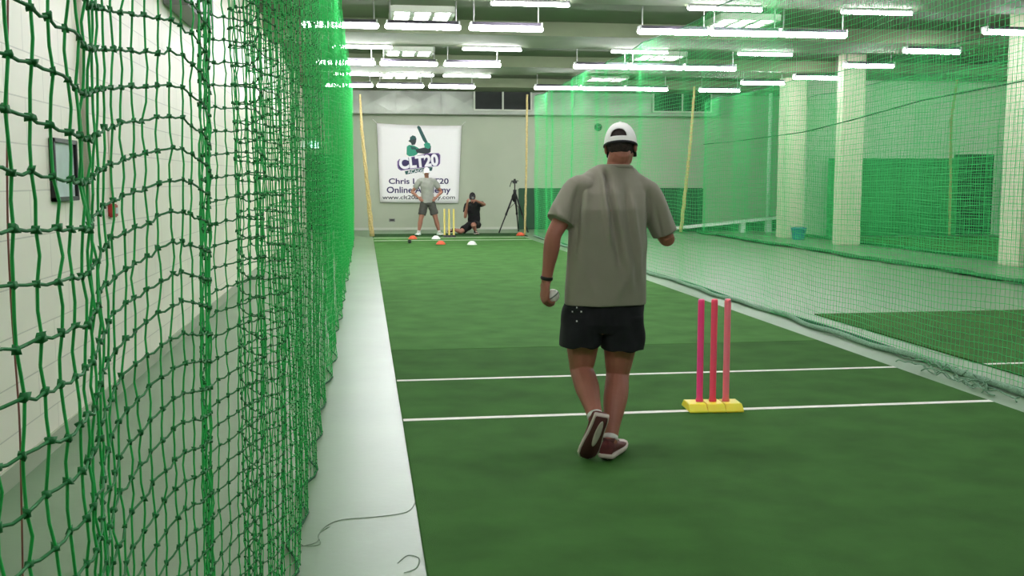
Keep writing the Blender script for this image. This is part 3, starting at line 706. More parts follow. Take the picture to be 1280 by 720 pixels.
MB().tube(hp, 0.006, 6).build('bucket_handle', M['grey'], cr, True)

# loose twine on the floor beside the left net, brown cord by the net
def loose(pts, label, m=M['twine'], r=0.0016):
    P = []
    for (x, y) in pts:
        d = fw+rt*(x-640)/F+up*(360-y)/F; P.append(d*((0.002-CAMZ)/d[2])+np.array([0, 0, CAMZ]))
    o_ = MB().tube(P, r, 5, sub=5).build('loose_twine', m, None, True, origin=P[0]*[1, 1, 0]); tag(o_, label, 'twine')
loose([(366, 684), (395, 678), (402, 662), (425, 650), (470, 646), (508, 640), (519, 628)], 'long loose green strand curling across the pale floor by left net')
loose([(368, 672), (380, 682), (400, 680), (398, 668), (412, 658)], 'short coiled loose strand beside the left net foot')
loose([(497, 704), (510, 694), (524, 698), (520, 710), (505, 716)], 'loose looped strand beside the turf edge at bottom')
tag(MB().tube([at(10, -20, 1.25), at(9, 240, 1.25), at(14, 380, 1.25), at(24, 520, 1.25), at(27, 640, 1.25), at(30, 800, 1.25)], 0.0012, 6, sub=6).build('brown_cord', M['cord'], None, True, origin=at(30, 800, 1.25)), 'thin brown cord hanging behind the left net', 'cord')

# ================================================================ PEOPLE
def realize(mb, voxel, smooth_it, disp=None, relax=0.5):
    me = bpy.data.meshes.new('tmp'); me.from_pydata(mb.v, [], mb.f); me.update()
    ob = bpy.data.objects.new('tmp', me); COL.objects.link(ob)
    r = ob.modifiers.new('r', 'REMESH'); r.mode = 'VOXEL'; r.voxel_size = voxel; r.use_smooth_shade = True
    s = ob.modifiers.new('s', 'SMOOTH'); s.factor = relax; s.iterations = smooth_it
    bpy.context.view_layer.update()
    out = bpy.data.meshes.new_from_object(ob.evaluated_get(bpy.context.evaluated_depsgraph_get()))
    bpy.data.objects.remove(ob); bpy.data.meshes.remove(me)
    v = np.zeros(len(out.vertices)*3, np.float32); out.vertices.foreach_get('co', v); v = v.reshape(-1, 3)
    if disp is not None:
        nrm = np.zeros(len(out.vertices)*3, np.float32); out.vertices.foreach_get('normal', nrm); v = disp(v, nrm.reshape(-1, 3))
    return out, v
def place_mesh(out, v, name, m, parent):
    out.vertices.foreach_set('co', (v-wloc(parent)).astype(np.float32).ravel()); out.update()
    out.materials.clear(); out.materials.append(m); out.name = name
    out.polygons.foreach_set('use_smooth', np.ones(len(out.polygons), bool))
    o = bpy.data.objects.new(name, out); COL.objects.link(o); o.parent = parent; return o
def nrm(v): v = np.array(v, float); return v/np.linalg.norm(v)
def oval(c, side, fwd, rx, ry, n=40, p=2.4):
    r = []
    for k in range(n):
        a = 2*PI*k/n; ca, sa = math.cos(a), math.sin(a)
        r.append(c+side*rx*math.copysign(abs(ca)**(2/p), ca)+fwd*ry*math.copysign(abs(sa)**(2/p), sa))
    return r
def frame(fwd, tilt_up=0.0):
    f = nrm(fwd); s = nrm(np.cross(f, [0, 0, 1])); u = np.cross(s, f)
    return np.stack([s, f, u], 1)           # columns: right, forward, up
def hand(mb, wrist, d, n, thumb_side, curl=0.5, sc=1.0):
    """d: wrist to knuckles, n: palm normal (direction the palm faces), thumb_side: vector towards the thumb"""
    d = nrm(d); n = nrm(np.array(n)-d*(np.array(n)@d)); t = np.array(thumb_side, float); t = nrm(t-d*(t@d)-n*(t@n)); wrist = np.array(wrist, float)
    pl = 0.095*sc
    mb.tube([wrist-d*0.02*sc, wrist+d*0.015*sc, wrist+d*0.05*sc, wrist+d*pl*0.95], [(0.028*sc, 0.022*sc), (0.031*sc, 0.019*sc), (0.040*sc, 0.016*sc), (0.040*sc, 0.013*sc)], 16, sub=4, ends='round', ref=t)
    L = (0.074, 0.082, 0.076, 0.060)
    for i in range(4):
        k = wrist+d*pl*(0.98-0.03*abs(i-1))+t*(0.032-0.0222*i)*sc
        a = curl*(0.9+0.08*i); p = [k-d*0.03*sc, k.copy()]; dirv = d; ang = 0
        for j, fr in enumerate((0.45, 0.32, 0.23)):
            ang += a*(0.75 if j == 0 else 1.0)
            v = d*math.cos(ang)+n*math.sin(ang); p.append(p[-1]+v*L[i]*fr*sc)
        mb.tube(p, [0.0088*sc, 0.0092*sc, 0.0083*sc, 0.0078*sc, 0.0062*sc], 10, sub=3, ends='round')
    b = wrist+d*0.025*sc+t*0.024*sc
    p1 = b+(d*0.55+t*0.75+n*0.3)*0.042*sc; p2 = p1+(d*0.85+t*0.15+n*(0.3+curl*0.4))*0.036*sc; p3 = p2+(d*0.75-t*0.1+n*(0.4+curl*0.6))*0.027*sc
    mb.tube([b-t*0.012*sc, b, p1, p2, p3], [0.013*sc, 0.0145*sc, 0.0115*sc, 0.0105*sc, 0.008*sc], 10, sub=3, ends='round')
def head(mb, c, R, sc=1.0):
    """c: skull centre; R columns right, forward, up"""
    X = lambda x, y, z: c+R@(np.array([x, y, z])*sc)
    mb.ell(X(0, -0.010, 0.020), (0.073*sc, 0.086*sc, 0.090*sc), 24, 14, R=R)
    mb.ell(X(0, 0.022, -0.035), (0.062*sc, 0.070*sc, 0.082*sc), 22, 12, R=R)
    mb.ell(X(0, 0.050, -0.090), (0.038*sc, 0.034*sc, 0.028*sc), 16, 10, R=R)
    mb.tube([X(0, 0.082, 0.012), X(0, 0.100, -0.018), X(0, 0.108, -0.036)], [(0.010*sc, 0.010*sc), (0.013*sc, 0.013*sc), (0.016*sc, 0.012*sc)], 10, sub=3, ends='round')
    mb.tube([X(-0.045, 0.066, 0.016), X(0, 0.078, 0.018), X(0.045, 0.066, 0.016)], 0.010*sc, 8, sub=3, ends='round')
    mb.tube([X(-0.022, 0.080, -0.066), X(0, 0.090, -0.064), X(0.022, 0.080, -0.066)], 0.008*sc, 8, sub=3, ends='round')
    for s in (-1, 1):
        mb.ell(X(s*0.079, -0.006, -0.008), (0.010*sc, 0.019*sc, 0.033*sc), 14, 8, R=R)
        mb.ell(X(s*0.042, 0.058, -0.028), (0.022*sc, 0.020*sc, 0.018*sc), 12, 8, R=R)
def face_parts(c, R, parent, sc=1.0):
    X = lambda x, y, z: c+R@(np.array([x, y, z])*sc)
    for s in (-1, 1):
        e = MB().ell(X(s*0.031, 0.076, 0.004), (0.012*sc, 0.010*sc, 0.008*sc), 14, 8, R=R).build('eye', M['eye'], parent, True)
        MB().ell(X(s*0.031, 0.0835, 0.004), (0.0055*sc, 0.004*sc, 0.0055*sc), 12, 6, R=R).build('iris', M['iris'], e, True)
    MB().tube([X(-0.022, 0.084, -0.066), X(0, 0.094, -0.065), X(0.022, 0.084, -0.066)], [0.003*sc, 0.006*sc, 0.003*sc], 8, sub=3, ends='round').build('mouth', M['lips'], parent, True)
def cap(c, R, parent, m, mdark, sc=1.0, opening=True, brim=True, z0=0.006):
    X = lambda x, y, z: c+R@(np.array([x, y, z])*sc)
    rx, ry, rz = 0.088, 0.106, 0.128
    nu, nv = (240, 90) if opening else (64, 24); V, keep = [], []
    Fc = []
    cy = -0.012
    for layer, off in ((0, 0.0), (1, -0.004)):
        for j in range(nv+1):
            el = (PI/2)*j/nv*0.995
            for i in range(nu):
                a = 2*PI*i/nu
                V.append(X((rx+off)*math.cos(el)**0.85*math.cos(a), cy+(ry+off)*math.cos(el)**0.85*math.sin(a), z0-0.004+(rz+off)*math.sin(el)+(0.012 if math.sin(a) < 0 else 0.028)*math.sin(a)*math.cos(el)))
    L = (nv+1)*nu
    def hole(i, j):
        if not opening: return False
        a = 2*PI*(i+0.5)/nu; el = (PI/2)*(j+0.5)/nv
        x = rx*math.cos(el)**0.85*math.cos(a); z = rz*math.sin(el)-0.030
        return math.sin(a) < 0 and z > 0 and abs(x/0.044)**2.2+abs(z/0.047)**2.2 < 1
    for j in range(nv):
        for i in range(nu):
            k = (i+1) % nu; a, b, c_, d = j*nu+i, j*nu+k, (j+1)*nu+k, (j+1)*nu+i
            if hole(i, j): continue
            Fc.append((a, b, c_, d)); Fc.append((L+d, L+c_, L+b, L+a))
    for i in range(nu):
        k = (i+1) % nu; Fc.append((k, i, L+i, L+k))
    o = MB().add(V, Fc).build('cap', m, parent, True)
    # button, sweatband, brim
    MB().ell(X(0, cy, z0+rz), (0.009*sc, 0.009*sc, 0.005*sc), 12, 6, R=R).build('cap_button', m, o, True)
    bd = [X((rx+0.0005)*math.cos(a), cy+(ry+0.0005)*math.sin(a), z0-0.006+(0.012 if math.sin(a) < 0 else 0.028)*math.sin(a)) for a in np.linspace(0, 2*PI, 49)[:-1]]
    T = MB(); n = 8; rs = []
    for p in bd:
        q = nrm(p-X(0, cy, z0)); rs.append([p+q*0.0035*math.cos(2*PI*k/n)+R[:, 2]*0.007*math.sin(2*PI*k/n) for k in range(n)])
    T.rings(rs, closed=True).build('cap_band', mdark, o, True)
    if brim:
        V, Fc = [], []; nb, nr_ = 24, 8
        for t in (0, 0.004):
            for j in range(nr_+1):
                for i in range(nb+1):
                    a = PI*(0.13+0.74*i/nb); e = j/nr_
                    x = (rx-0.004)*math.cos(a)*(1+0.05*e); y = cy+(ry-0.006)*math.sin(a)+e*0.075*math.sin((a-0.13*PI)/0.74)**0.5
                    z = z0-0.006+0.028*math.sin(a)-0.026*e-0.030*(x/0.085)**2*e+t
                    V.append(X(x, y, z))
        L2 = (nr_+1)*(nb+1)
        for j in range(nr_):
            for i in range(nb):
                a = j*(nb+1)+i; Fc += [(a, a+nb+1, a+nb+2, a+1), (L2+a, L2+a+1, L2+a+nb+2, L2+a+nb+1)]
        for i in range(nb): a = nr_*(nb+1)+i; Fc.append((a, L2+a, L2+a+1, a+1))
        for j in range(nr_):
            a = j*(nb+1); b = a+nb; Fc += [(a, L2+a, L2+a+nb+1, a+nb+1), (b, b+nb+1, L2+b+nb+1, L2+b)]
        MB().add(V, Fc).build('cap_brim', mdark if mdark == M['capdark'] and m != M['capdark'] else m, o, True)
    return o
def hair_cap(c, R, sc=1.0, low=-0.05):
    """closed skullcap of short hair with a nape"""
    mb = MB(); X = lambda x, y, z: c+R@(np.array([x, y, z])*sc)
    mb.ell(X(0, -0.011, 0.022), (0.0785*sc, 0.0915*sc, 0.096*sc), 24, 14, R=R)
    mb.tube([X(0, -0.052, 0.02), X(0, -0.060, -0.03), X(0, -0.050, low)], [(0.070*sc, 0.048*sc), (0.060*sc, 0.038*sc), (0.044*sc, 0.024*sc)], 20, sub=4, ends='round', ref=R[:, 0])
    return mb
def shoe(name, ankle, R, parent, mu, ms, md, L=0.29, label=None):
    """R columns: right, toe direction, up. ankle: ankle joint, 0.085 above sole plane"""
    X = lambda x, y, z: np.array(ankle)+R@np.array([x, y, z-0.085])
    secs = [(-0.075, 0.020, 0.030, 0.030), (-0.070, 0.034, 0.034, 0.062), (-0.045, 0.039, 0.036, 0.100), (0.0, 0.040, 0.037, 0.098), (0.04, 0.041, 0.040, 0.080), (0.09, 0.046, 0.046, 0.062), (0.14, 0.049, 0.049, 0.052), (0.18, 0.044, 0.045, 0.045), (0.205, 0.030, 0.032, 0.034), (0.213, 0.014, 0.016, 0.022)]
    k = L/0.29; up_ = []
    for y, wt, wb, h in secs:
        h0 = 0.022; r = []
        for i in range(20):
            a = 2*PI*i/20; ca, sa = math.cos(a), math.sin(a); w = wb if sa < 0 else wt
            zz = h0+(h-h0)*(0.5+0.5*math.copysign(abs(sa)**0.8, sa)); ww = w*(1-0.35*max(0, sa)**2) if h > 0.07 else w
            r.append(X(ww*math.copysign(abs(ca)**0.8, ca), y*k, zz))
        up_.append(r)
    o = MB().rings(up_).build(name, mu, parent, True)
    if label: o['label'] = label
    def slab(z0, z1, grow):
        rs = []
        for z, g in ((z0, grow-0.004), (z0+0.004, grow), (z1-0.003, grow+0.002), (z1, grow-0.002)):
            r = []
            for side in (1, -1):
                S = secs if side == 1 else secs[::-1]
                for y, wt, wb, h in S: r.append(X(side*(wb+g), y*k+(g if y > 0 else -g), z+(0.018*max(0, (y-0.13)/0.083)**2)+(0.006 if y < -0.06 else 0)))
            rs.append(r)
        return MB().rings(rs)
    s = slab(0.006, 0.030, 0.004).build('sole', ms, o, True)
    tread = slab(0.0, 0.008, -0.004); tread.build('tread', md, o, True)
    if mu == M['shoe']:
        MB().ell(X(0.006, 0.030, 0.0012), (0.017, 0.085, 0.004), 18, 8, R=R).build('arch_strip', ms, o, True)['label'] = 'pale strip along the sole'
    MB().tube([X(0, 0.0, 0.085), X(0, -0.005, 0.112)], [(0.036, 0.044), (0.035, 0.042)], 18, ref=R[:, 0]).build('shoe_collar', M['soledark'] if mu == M['shoe'] else mu, o, True)
    for q in range(4): MB().tube([X(-0.026, 0.035+q*0.019, 0.088-q*0.0055), X(0, 0.037+q*0.019, 0.098-q*0.0065), X(0.026, 0.035+q*0.019, 0.088-q*0.0055)], 0.0035, 6, sub=3).build('lace', ms, o, True)
    return o
def limb_arm(mb, s, e, w, k=1.0):
    s, e, w = map(np.array, (s, e, w))
    mb.tube([s, s*0.7+e*0.3, s*0.3+e*0.7, e, e*0.72+w*0.28, e*0.3+w*0.7, w], [0.060*k, 0.055*k, 0.047*k, 0.042*k, 0.044*k, 0.033*k, (0.029*k, 0.025*k)], 16, sub=4, ends='round')
def limb_leg(mb, h, kn, a, k=1.0, back=(0, -1, 0)):
    h, kn, a = map(np.array, (h, kn, a)); b = np.array(back, float)
    mb.tube([h, h*0.6+kn*0.4, h*0.2+kn*0.8, kn, kn*0.78+a*0.22+b*0.012, kn*0.6+a*0.4+b*0.014, kn*0.25+a*0.75+b*0.004, a], [0.098*k, 0.086*k, 0.069*k, 0.060*k, 0.062*k, 0.060*k, 0.043*k, 0.038*k], 18, sub=4, ends='round')

# ---------------------------------------------------------------- the bowler, seen from behind
BYY = 5.30
root = thing('person', (1.27, 5.25, 0.012), 'bowler from behind in grey shirt, black shorts and white cap, walking away', 'person')
P = lambda px, py, Y=BYY: at(px, py, Y)
sd, fd, ud = np.array([1., 0, 0]), np.array([0, 1., 0]), np.array([0, 0, 1.])
hc = P(776, 183.5, 5.39); hf = nrm([0.34, 0.86, -0.30]); HR = frame(hf)
roll = math.radians(-4); HR = np.array(Matrix.Rotation(roll, 3, Vector(hf)))@HR
nb = P(773, 206, 5.375); shL, shR = P(722, 237, 5.33), P(809, 241, 5.34); elL, elR = P(692, 294, 5.27), P(834, 299, 5.35)
wrL = P(683, 350, 5.31); wrR = P(806, 258, 5.60)
pel = P(752, 392, 5.32); hipL, hipR = P(729, 402, 5.32), P(777, 404, 5.32)
knL, knR = P(727, 462, 5.37), P(772, 468, 5.36); anL, anR = P(745, 524, 5.09), P(762, 550, 5.13)
anR[2] = 0.012+0.089
mb = MB()
chest = P(764, 262); waist = P(757, 335)
def torso(mb, L):
    mb.rings([oval(np.array(c), sd, fd, rx, ry, 32, 2.3) for c, rx, ry in L])
torso(mb, [(pel+[0, 0, -0.10], 0.13, 0.09), (pel, 0.165, 0.115), (waist, 0.145, 0.095), (chest, 0.15, 0.098), (P(767, 242, 5.365), 0.12, 0.07), (P(770, 226, 5.395), 0.08, 0.054), (nb, 0.058, 0.056)])
mb.tube([nb+[0, 0, -0.05], nb+[0.0, 0.0, 0.02], hc+HR@np.array([0, -0.03, -0.05])], [0.068, 0.060, 0.058], 18, sub=3, ends='round')
for s, e, w in ((shL, elL, wrL), (shR, elR, wrR)): limb_arm(mb, s, e, w, 0.98)
for s in (shL, shR): mb.tube([P(769, 238, 5.37), s], [0.052, 0.052], 14, ends='round')
limb_leg(mb, hipL, knL, anL, 1.06); limb_leg(mb, hipR, knR, anR, 1.06)
head(mb, hc, HR)
# left hand closes round the ball, right hand rests half curled in front
hd_ = nrm([-0.10, 0.05, -1]); hn = nrm([0.88, 0.30, 0.05])
hand(mb, wrL, hd_, hn, [0.2, 1, 0], 0.62)
ballc = wrL+hd_*0.088+hn*0.047+np.array([0, -0.012, 0])
hand(mb, wrR, nrm(wrR-elR)+np.array([-0.2, 0, 0.2]), [-0.7, -0.4, 0.3], [0, 0, 1], 0.7)
# feet inside the shoes
RL = np.stack([nrm([0.93, 0.30, 0.0])]*3, 1)
toeL = nrm([-0.20, 0.42, -0.87]); upL = nrm(np.cross(np.cross(toeL, nrm([0.10, 0.75, 0.55])), toeL)); RL = np.stack([np.cross(toeL, upL), toeL, upL], 1)
tyaw = math.radians(30); toeR = np.array([math.sin(tyaw), math.cos(tyaw), 0]); RR = np.stack([np.cross(toeR, ud), toeR, ud], 1)
for a, R in ((anL, RL), (anR, RR)):
    mb.tube([a, a+R@np.array([0, 0.03, -0.03]), a+R@np.array([0, 0.10, -0.045])], [0.036, 0.034, 0.026], 12, sub=3, ends='round')
    mb.tube([a, a+R@np.array([0, -0.035, -0.035])], [0.034, 0.028], 12, ends='round')
out, v = realize(mb, 0.0032, 3)
place_mesh(out, v, 'body', M['skin'], root)
face_parts(hc, HR, root)
# short hair under the cap
out, v = realize(hair_cap(hc, HR), 0.006, 3); place_mesh(out, v, 'hair', M['hair'], root)
cp = cap(hc, HR, root, M['cap'], M['capdark']); cp['label'] = 'white cap with dark rear opening'
# T-shirt
mb = MB()
prof = [(706, 806, 380, 0.130), (707, 806.5, 360, 0.131), (709, 807, 330, 0.130), (711, 808, 295, 0.132), (712, 810, 262, 0.134), (714, 813, 242, 0.130), (719, 814, 232, 0.120), (730, 807, 220, 0.104), (742, 799, 211, 0.086), (753, 791, 205, 0.073)]
rs = []
for a, b, y, ry in prof:
    L_, R_ = P(a, y), P(b, y); c = (L_+R_)/2; c[1] = BYY+min(0.085, 0.125*max(0, min(1, (278-y)/74))**1.25); rs.append(oval(c, sd, fd, (R_[0]-L_[0])/2, ry, 72, 2.35))
mb.rings(rs)
tL = nrm(elL-shL); tR = nrm(elR-shR)
for s_ in (shL, shR): mb.tube([P(771, 222, 5.385), P(771, 222, 5.385)*0.45+s_*0.55+[0, 0, 0.006], s_], [0.070, 0.068, 0.066], 20, sub=4, ends='round')
mb.tube([shL+[0.06, 0, 0.0], shL, shL*0.55+elL*0.45, shL*0.28+elL*0.72], [0.070, 0.074, 0.082, (0.080, 0.090)], 24, sub=5, ref=(1, 0, 0))
mb.tube([shR+[-0.06, 0, 0.0], shR, shR*0.55+elR*0.45, shR*0.12+elR*0.88], [0.066, 0.070, 0.074, (0.068, 0.080)], 24, sub=5, ref=(1, 0, 0))
def folds(v, n):
    px0 = v.copy(); d = px0-np.array([0, 0, CAMZ]); zc = d@fw; X = 640+F*(d@rt)/zc; Yp = 360-F*(d@up)/zc
    D = np.zeros(len(v))
    def ridge(x0, y0, x1, y1, w, a):
        dx, dy = x1-x0, y1-y0; L = math.hypot(dx, dy); t = ((X-x0)*dx+(Yp-y0)*dy)/L; u = ((X-x0)*dy-(Yp-y0)*dx)/L
        env = np.clip((t+12)/24, 0, 1)*np.clip((L+14-t)/28, 0, 1); env = env*env*(3-2*env)
        return 1.9*a*np.exp(-(u/w)**2)*env
    R_ = [(748, 206, 766, 232, 4, -0.008), (752, 215, 762, 300, 3.5, 0.011), (758, 215, 775, 330, 4.0, -0.011), (765, 225, 790, 360, 4.5, 0.008), (790, 250, 800, 350, 4, 0.009), (782, 235, 797, 340, 4, -0.009),
          (735, 225, 728, 300, 6, 0.007), (724, 240, 718, 320, 5, -0.007), (805, 300, 770, 372, 7, 0.006), (718, 300, 745, 372, 8, 0.005), (722, 236, 712, 285, 3, -0.005), (811, 240, 809, 296, 3, -0.006), (690, 250, 704, 280, 4, 0.006), (828, 250, 838, 290, 4, 0.006), (820, 260, 826, 296, 3, -0.006)]
    for r in R_: D += ridge(*r)
    D += 0.003*np.sin(X*0.11+Yp*0.05)*np.clip((Yp-230)/60, 0, 1)
    return v+n*(D*np.clip(-n[:, 1]+0.3, 0, 1))[:, None]
out, v = realize(mb, 0.0055, 5, folds)
sh = place_mesh(out, v, 't_shirt', M['shirt'], root)
cl = MB(); ring_c = (P(753, 204)+P(790, 204))/2; ring_c[1] = BYY+0.10
rs = []
for a in np.linspace(0, 2*PI, 41)[:-1]:
    p = nb+np.array([0.075*math.cos(a), 0.074*math.sin(a)+0.004, -0.020-0.012*math.sin(a)]); q = nrm([math.cos(a), math.sin(a), 0])
    rs.append([p+q*0.007*math.cos(2*PI*k/8)+ud*0.010*math.sin(2*PI*k/8) for k in range(8)])
cl.rings(rs, closed=True).build('collar', M['shirt'], sh, True)
# shorts
mb = MB()
def flat(a, b, y, ry, Y=5.315):
    L_, R_ = P(a, y, Y), P(b, y, Y); c = (L_+R_)/2; c[1] = Y; return oval(c, sd, fd, (R_[0]-L_[0])/2, ry, 56, 2.5)
mb.rings([flat(708, 804, 370, 0.122), flat(704, 804, 385, 0.126), flat(702, 804, 403, 0.13), flat(704, 802, 414, 0.11)])
mb.rings([flat(704, 757, 394, 0.118), flat(701, 753, 412, 0.118), flat(699.5, 749, 432, 0.112)])
mb.rings([flat(748, 804, 394, 0.118), flat(750, 804, 414, 0.118), flat(752, 803, 436, 0.112)])
def sfold(v, n):
    w = 0.004*np.sin(v[:, 0]*62+v[:, 2]*18)*np.clip((0.95-v[:, 2])/0.2, 0, 1)+0.003*np.sin(v[:, 0]*31-v[:, 2]*40)
    return v+n*w[:, None]
out, v = realize(mb, 0.0055, 3, sfold); so_ = place_mesh(out, v, 'shorts', M['blackcloth'], root)
for (x, y) in ((721, 384.5), (715.5, 389.5), (726.5, 389.5), (721, 401.5)):
    q = P(x, y, 5.203); MB().ell(q, (0.0045, 0.007, 0.005), 8, 6).build('logo_dot', M['printwhite'], so_, True)
for nm, a, R in (('left', anL, RL), ('right', anR, RR)):
    shoe('shoe', a, R, root, M['shoe'], M['sole'], M['soledark'])
    lg = knL if nm == 'left' else knR; dv = nrm(lg-a)
    MB().tube([a+dv*0.005, a+dv*0.030], [(0.041, 0.045), (0.042, 0.044)], 18).build('sock', M['sock'], root, True)
dw = nrm(elL-wrL)
wb = MB(); wc = wrL+dw*0.012; u = nrm(np.cross(dw, [0, 1, 0])); w_ = np.cross(dw, u); rs = []
for a in np.linspace(0, 2*PI, 33)[:-1]:
    q = u*math.cos(a)+w_*math.sin(a); p = wc+q*0.0305
    rs.append([p+q*0.004*math.cos(2*PI*k/8)+dw*0.010*math.sin(2*PI*k/8) for k in range(8)])
wb.rings(rs, closed=True).build('wristband', M['black'], root, True)
bl_ = thing('cricket_ball', ballc-[0, 0, 0.036], 'white cricket ball held in the bowler left hand', 'ball')
MB().ell(ballc, (0.036, 0.036, 0.036), 28, 18).build('leather', M['ball'], bl_, True)
rs = []
for a in np.linspace(0, 2*PI, 41)[:-1]:
    q = np.array([math.cos(a)*0.8, math.sin(a), math.cos(a)*0.6]); q = nrm(q); p = ballc+q*0.0362; t = nrm([0.6, 0, -0.8])
    rs.append([p+q*0.001*math.cos(2*PI*k/6)+t*0.004*math.sin(2*PI*k/6) for k in range(6)])
MB().rings(rs, closed=True).build('seam', M['seam'], bl_, True)

# ---------------------------------------------------------------- generic figure facing a direction, from joints
def figure(root, J, fwd, headfwd, skin, shirt, pants, shoem, vox, hands, capm=None, shorts_len=0.62, toe=None, k=1.0, hair=None, brim=True, capfwd=None, sleeve=0.6):
    f = nrm(fwd); s = nrm(np.cross(f, ud))       # figure's right
    J = {a: np.array(b, float) for a, b in J.items()}
    axis = nrm(J['neck']-J['pelvis']); f2 = nrm(f-axis*(f@axis)); s = nrm(J['shR']-J['shL']); s = nrm(s-axis*(s@axis)); f2 = np.cross(axis, s)
    mid = lambda t: J['pelvis']*(1-t)+J['neck']*t
    mb = MB()
    R0 = lambda L, g=0.0, p=2.3: [oval(c, s, f2, rx+g, ry+g, 36, p) for c, rx, ry in L]
    tors = [(J['pelvis']-axis*0.09, 0.12, 0.085), (J['pelvis'], 0.155, 0.11), (mid(0.3), 0.148, 0.10), (mid(0.65), 0.165, 0.112), (mid(0.86), 0.16, 0.10), (mid(0.95), 0.10, 0.075), (J['neck'], 0.058, 0.056)]
    mb.rings(R0(tors))
    HRm = frame(headfwd)
    mb.tube([J['neck']-axis*0.05, J['neck'], J['head']+HRm@np.array([0, -0.03, -0.05])], [0.066, 0.058, 0.055], 16, sub=3, ends='round')
    for sd_ in 'LR':
        limb_arm(mb, J['sh'+sd_], J['el'+sd_], J['wr'+sd_], k)
        mb.tube([mid(0.89), J['sh'+sd_]], [0.058, 0.055], 12, ends='round')
        limb_leg(mb, J['hip'+sd_], J['kn'+sd_], J['an'+sd_], k, -f)
        hand(mb, J['wr'+sd_], *hands[sd_])
    head(mb, J['head'], HRm)
    shoes = []
    for sd_ in 'LR':
        t = nrm(toe[sd_]['toe']); u = np.array(toe[sd_]['up'], float); u = nrm(u-t*(u@t)); R = np.stack([np.cross(t, u), t, u], 1); a = J['an'+sd_]
        mb.tube([a, a+R@np.array([0, 0.03, -0.03]), a+R@np.array([0, 0.10, -0.045])], [0.036, 0.034, 0.026], 12, sub=3, ends='round')
        shoes.append((a, R))
    out, v = realize(mb, vox, 3); place_mesh(out, v, 'body', skin, root)
    face_parts(J['head'], HRm, root)
    out, v = realize(hair_cap(J['head'], HRm), 0.007, 3); place_mesh(out, v, 'hair', M['hair'], root)
    if capm: cap(J['head'], HRm if capfwd is None else frame(capfwd), root, capm, capm, opening=False, brim=brim)
    mb = MB()
    tsh = [(J['pelvis']-axis*0.03, 0.168, 0.125), (mid(0.2), 0.170, 0.124), (mid(0.45), 0.168, 0.122), (mid(0.68), 0.182, 0.130), (mid(0.85), 0.175, 0.115), (mid(0.94), 0.125, 0.092), (mid(1.0), 0.078, 0.074)]
    mb.rings(R0(tsh))
    for sd_ in 'LR':
        a, e = J['sh'+sd_], J['el'+sd_]
        mb.tube([mid(0.93), mid(0.93)*0.4+a*0.6+axis*0.005, a], [0.080, 0.076, 0.074], 18, sub=4, ends='round')
        mb.tube([a*0.75+mid(0.9)*0.25, a, a*(1-sleeve*0.6)+e*sleeve*0.6, a*(1-sleeve)+e*sleeve], [0.075, 0.078, 0.078, 0.080], 20, sub=4)
    def fd_(v, n): return v+n*(0.004*np.sin(v@s*45+v@axis*22)+0.003*np.sin(v@s*20-v@axis*48))[:, None]
    out, v = realize(mb, 0.008, 4, fd_); place_mesh(out, v, 't_shirt', shirt, root)
    mb = MB(); mb.rings(R0([(J['pelvis']-axis*0.11, 0.13, 0.10), (J['pelvis']-axis*0.06, 0.165, 0.122), (J['pelvis']+axis*0.05, 0.160, 0.116)]))
    for sd_ in 'LR':
        h, q = J['hip'+sd_], J['kn'+sd_]
        mb.tube([h+(h-q)*0.08, h*0.7+q*0.3, h*(1-shorts_len)+q*shorts_len], [0.105, 0.108, 0.104], 20, sub=4)
    out, v = realize(mb, 0.008, 3, fd_); place_mesh(out, v, 'shorts', pants, root)
    for sd_, (a, R) in zip('LR', shoes):
        shoe('shoe', a, R, root, shoem, M['sole'] if shoem != M['white_shoe'] else M['white_shoe'], M['soledark'])
        dv = nrm(J['kn'+sd_]-a); MB().tube([a+dv*0.0, a+dv*0.05], [(0.041, 0.044), (0.042, 0.044)], 16).build('sock', M['sock'] if shoem == M['white_shoe'] else M['blackcloth2'], root, True)

# standing man, hands on hips, facing the camera
YM = 27.35
Q = lambda px, py, Y=YM: at(px, py, Y)
c = Q(535, 290); gx = c[0]
root2 = thing('person', (gx, YM, 0.012), 'man standing hands on hips in grey shirt and white cap before banner', 'person')
J = dict(head=Q(533, 215.5, YM-0.03), neck=Q(533.5, 223.5), shR=Q(524.5, 226.5), shL=Q(542.5, 226.5), elR=Q(515.5, 240, YM+0.08), elL=Q(551.5, 240, YM+0.08),
         wrR=Q(523.2, 247, YM-0.05), wrL=Q(545.2, 247, YM-0.05), pelvis=Q(534.5, 252), hipR=Q(530.5, 254), hipL=Q(539, 254), knR=Q(526.0, 274, YM-0.05), knL=Q(545, 274, YM-0.05), anR=Q(523.5, 290), anL=Q(549, 290))
for a in ('anR', 'anL'): J[a][2] = 0.014+0.087
figure(root2, J, (0, -1, 0), (0, -1, -0.12), M['skin2'], M['shirt2'], M['charcloth'], M['white_shoe'], 0.006,
       dict(R=(nrm([0.62, -0.40, -0.55]), [0.45, 0.85, -0.1], [0, 0.1, 1], 0.35), L=(nrm([-0.62, -0.40, -0.55]), [-0.45, 0.85, -0.1], [0, 0.1, 1], 0.35)), M['cap'],
       toe=dict(R=dict(toe=(-0.35, -0.9, 0), up=(0, 0, 1)), L=dict(toe=(0.45, -0.9, 0), up=(0, 0, 1))), shorts_len=0.72, capfwd=(0, -1, -0.05))

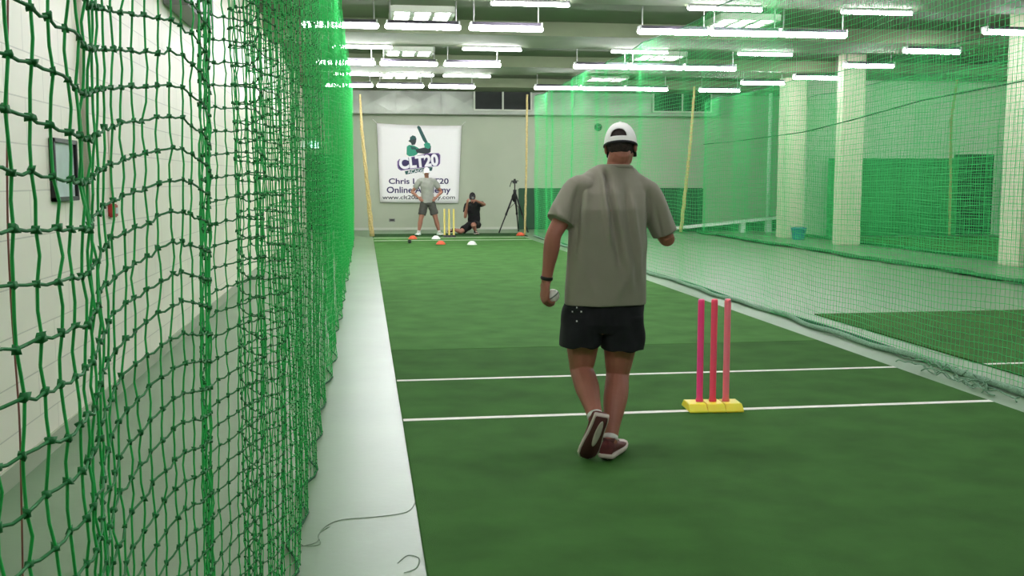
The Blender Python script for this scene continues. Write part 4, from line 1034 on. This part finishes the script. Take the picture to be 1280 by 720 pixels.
# kneeling photographer in black
YK = 28.0
Q = lambda px, py, Y=YK: at(px, py, Y)
root3 = thing('person', (Q(590, 290)[0], YK, 0.012), 'photographer in black kneeling on one knee with camera raised to face', 'person')
J = dict(head=Q(590.5, 246.5, YK-0.12), neck=Q(592, 252.5, YK-0.02), shR=Q(583.5, 257, YK-0.02), shL=Q(600, 255, YK), elR=Q(581.5, 271, YK-0.16), elL=Q(605.5, 255.5, YK-0.14),
         wrR=Q(584, 254.5, YK-0.38), wrL=Q(594.5, 250.5, YK-0.36), pelvis=Q(592.5, 279, YK+0.05), hipR=Q(588, 281, YK), hipL=Q(596.5, 281, YK), knR=Q(576, 288, YK-0.20), knL=Q(591.5, 281, YK-0.46), anR=Q(567, 291, YK+0.10), anL=Q(594.5, 290, YK-0.32))
J['knR'][2] = 0.085; J['anR'][2] = 0.13; J['anL'][2] = 0.1005
figure(root3, J, (-0.05, -1, 0), (-0.10, -1, -0.05), M['skin2'], M['blackcloth2'], M['blackcloth2'], M['black'], 0.006,
       dict(R=(nrm([0.1, -0.5, 0.8]), [0.6, 0.1, 0.4], [0.6, 0.5, 0], 0.8), L=(nrm([-0.8, -0.25, 0.0]), [-0.2, 0.3, -0.8], [-0.3, -0.2, -0.9], 0.8)), M['capdark'],
       toe=dict(R=dict(toe=(-0.86, 0.3, -0.15), up=(0.1, -0.85, 0.5)), L=dict(toe=(0.15, -0.95, 0), up=(0, 0, 1))), shorts_len=0.80, brim=False, sleeve=0.55, capfwd=(-0.1, -1, 0.0))
cc = (J['wrR']+J['wrL'])/2+np.array([-0.03, -0.02, 0.06])
hcam = J['head']+np.array([-0.03, -0.22, -0.01])
kam = thing('stills_camera', hcam-[0, 0, 0.05], 'black stills camera held up to the kneeling photographer face', 'camera')
MB().box(tuple(hcam+[-0.075, -0.035, -0.05]), tuple(hcam+[0.075, 0.035, 0.045]), bev=0.012).box(tuple(hcam+[-0.03, -0.03, 0.04]), tuple(hcam+[0.03, 0.03, 0.075]), bev=0.01).build('body', M['black'], kam)
ln = MB().tube([hcam+[0, -0.03, 0], hcam+[0, -0.09, 0], hcam+[0, -0.15, 0]], [0.036, 0.038, 0.042], 18).build('lens', M['black'], kam, True)
MB().tube([hcam+[0, -0.15, 0], hcam+[0, -0.153, 0]], [0.034, 0.034], 18).build('front_glass', M['grey'], ln)
MB().lathe(tuple(hcam+[0.05, 0, 0.044]), [(0.012, 0), (0.012, 0.012), (0.004, 0.014)], 12).build('dial', M['grey'], kam)

# ================================================================ WORLD, VIEW
w = bpy.data.worlds.new('world'); scene.world = w; w.use_nodes = True
w.node_tree.nodes['Background'].inputs[0].default_value = (0.5, 0.55, 0.5, 1); w.node_tree.nodes['Background'].inputs[1].default_value = 0.1
vs = scene.view_settings; vs.view_transform = 'Standard'; vs.look = 'None'; vs.exposure = 2.2; vs.gamma = 1.0; vs.use_curve_mapping = False
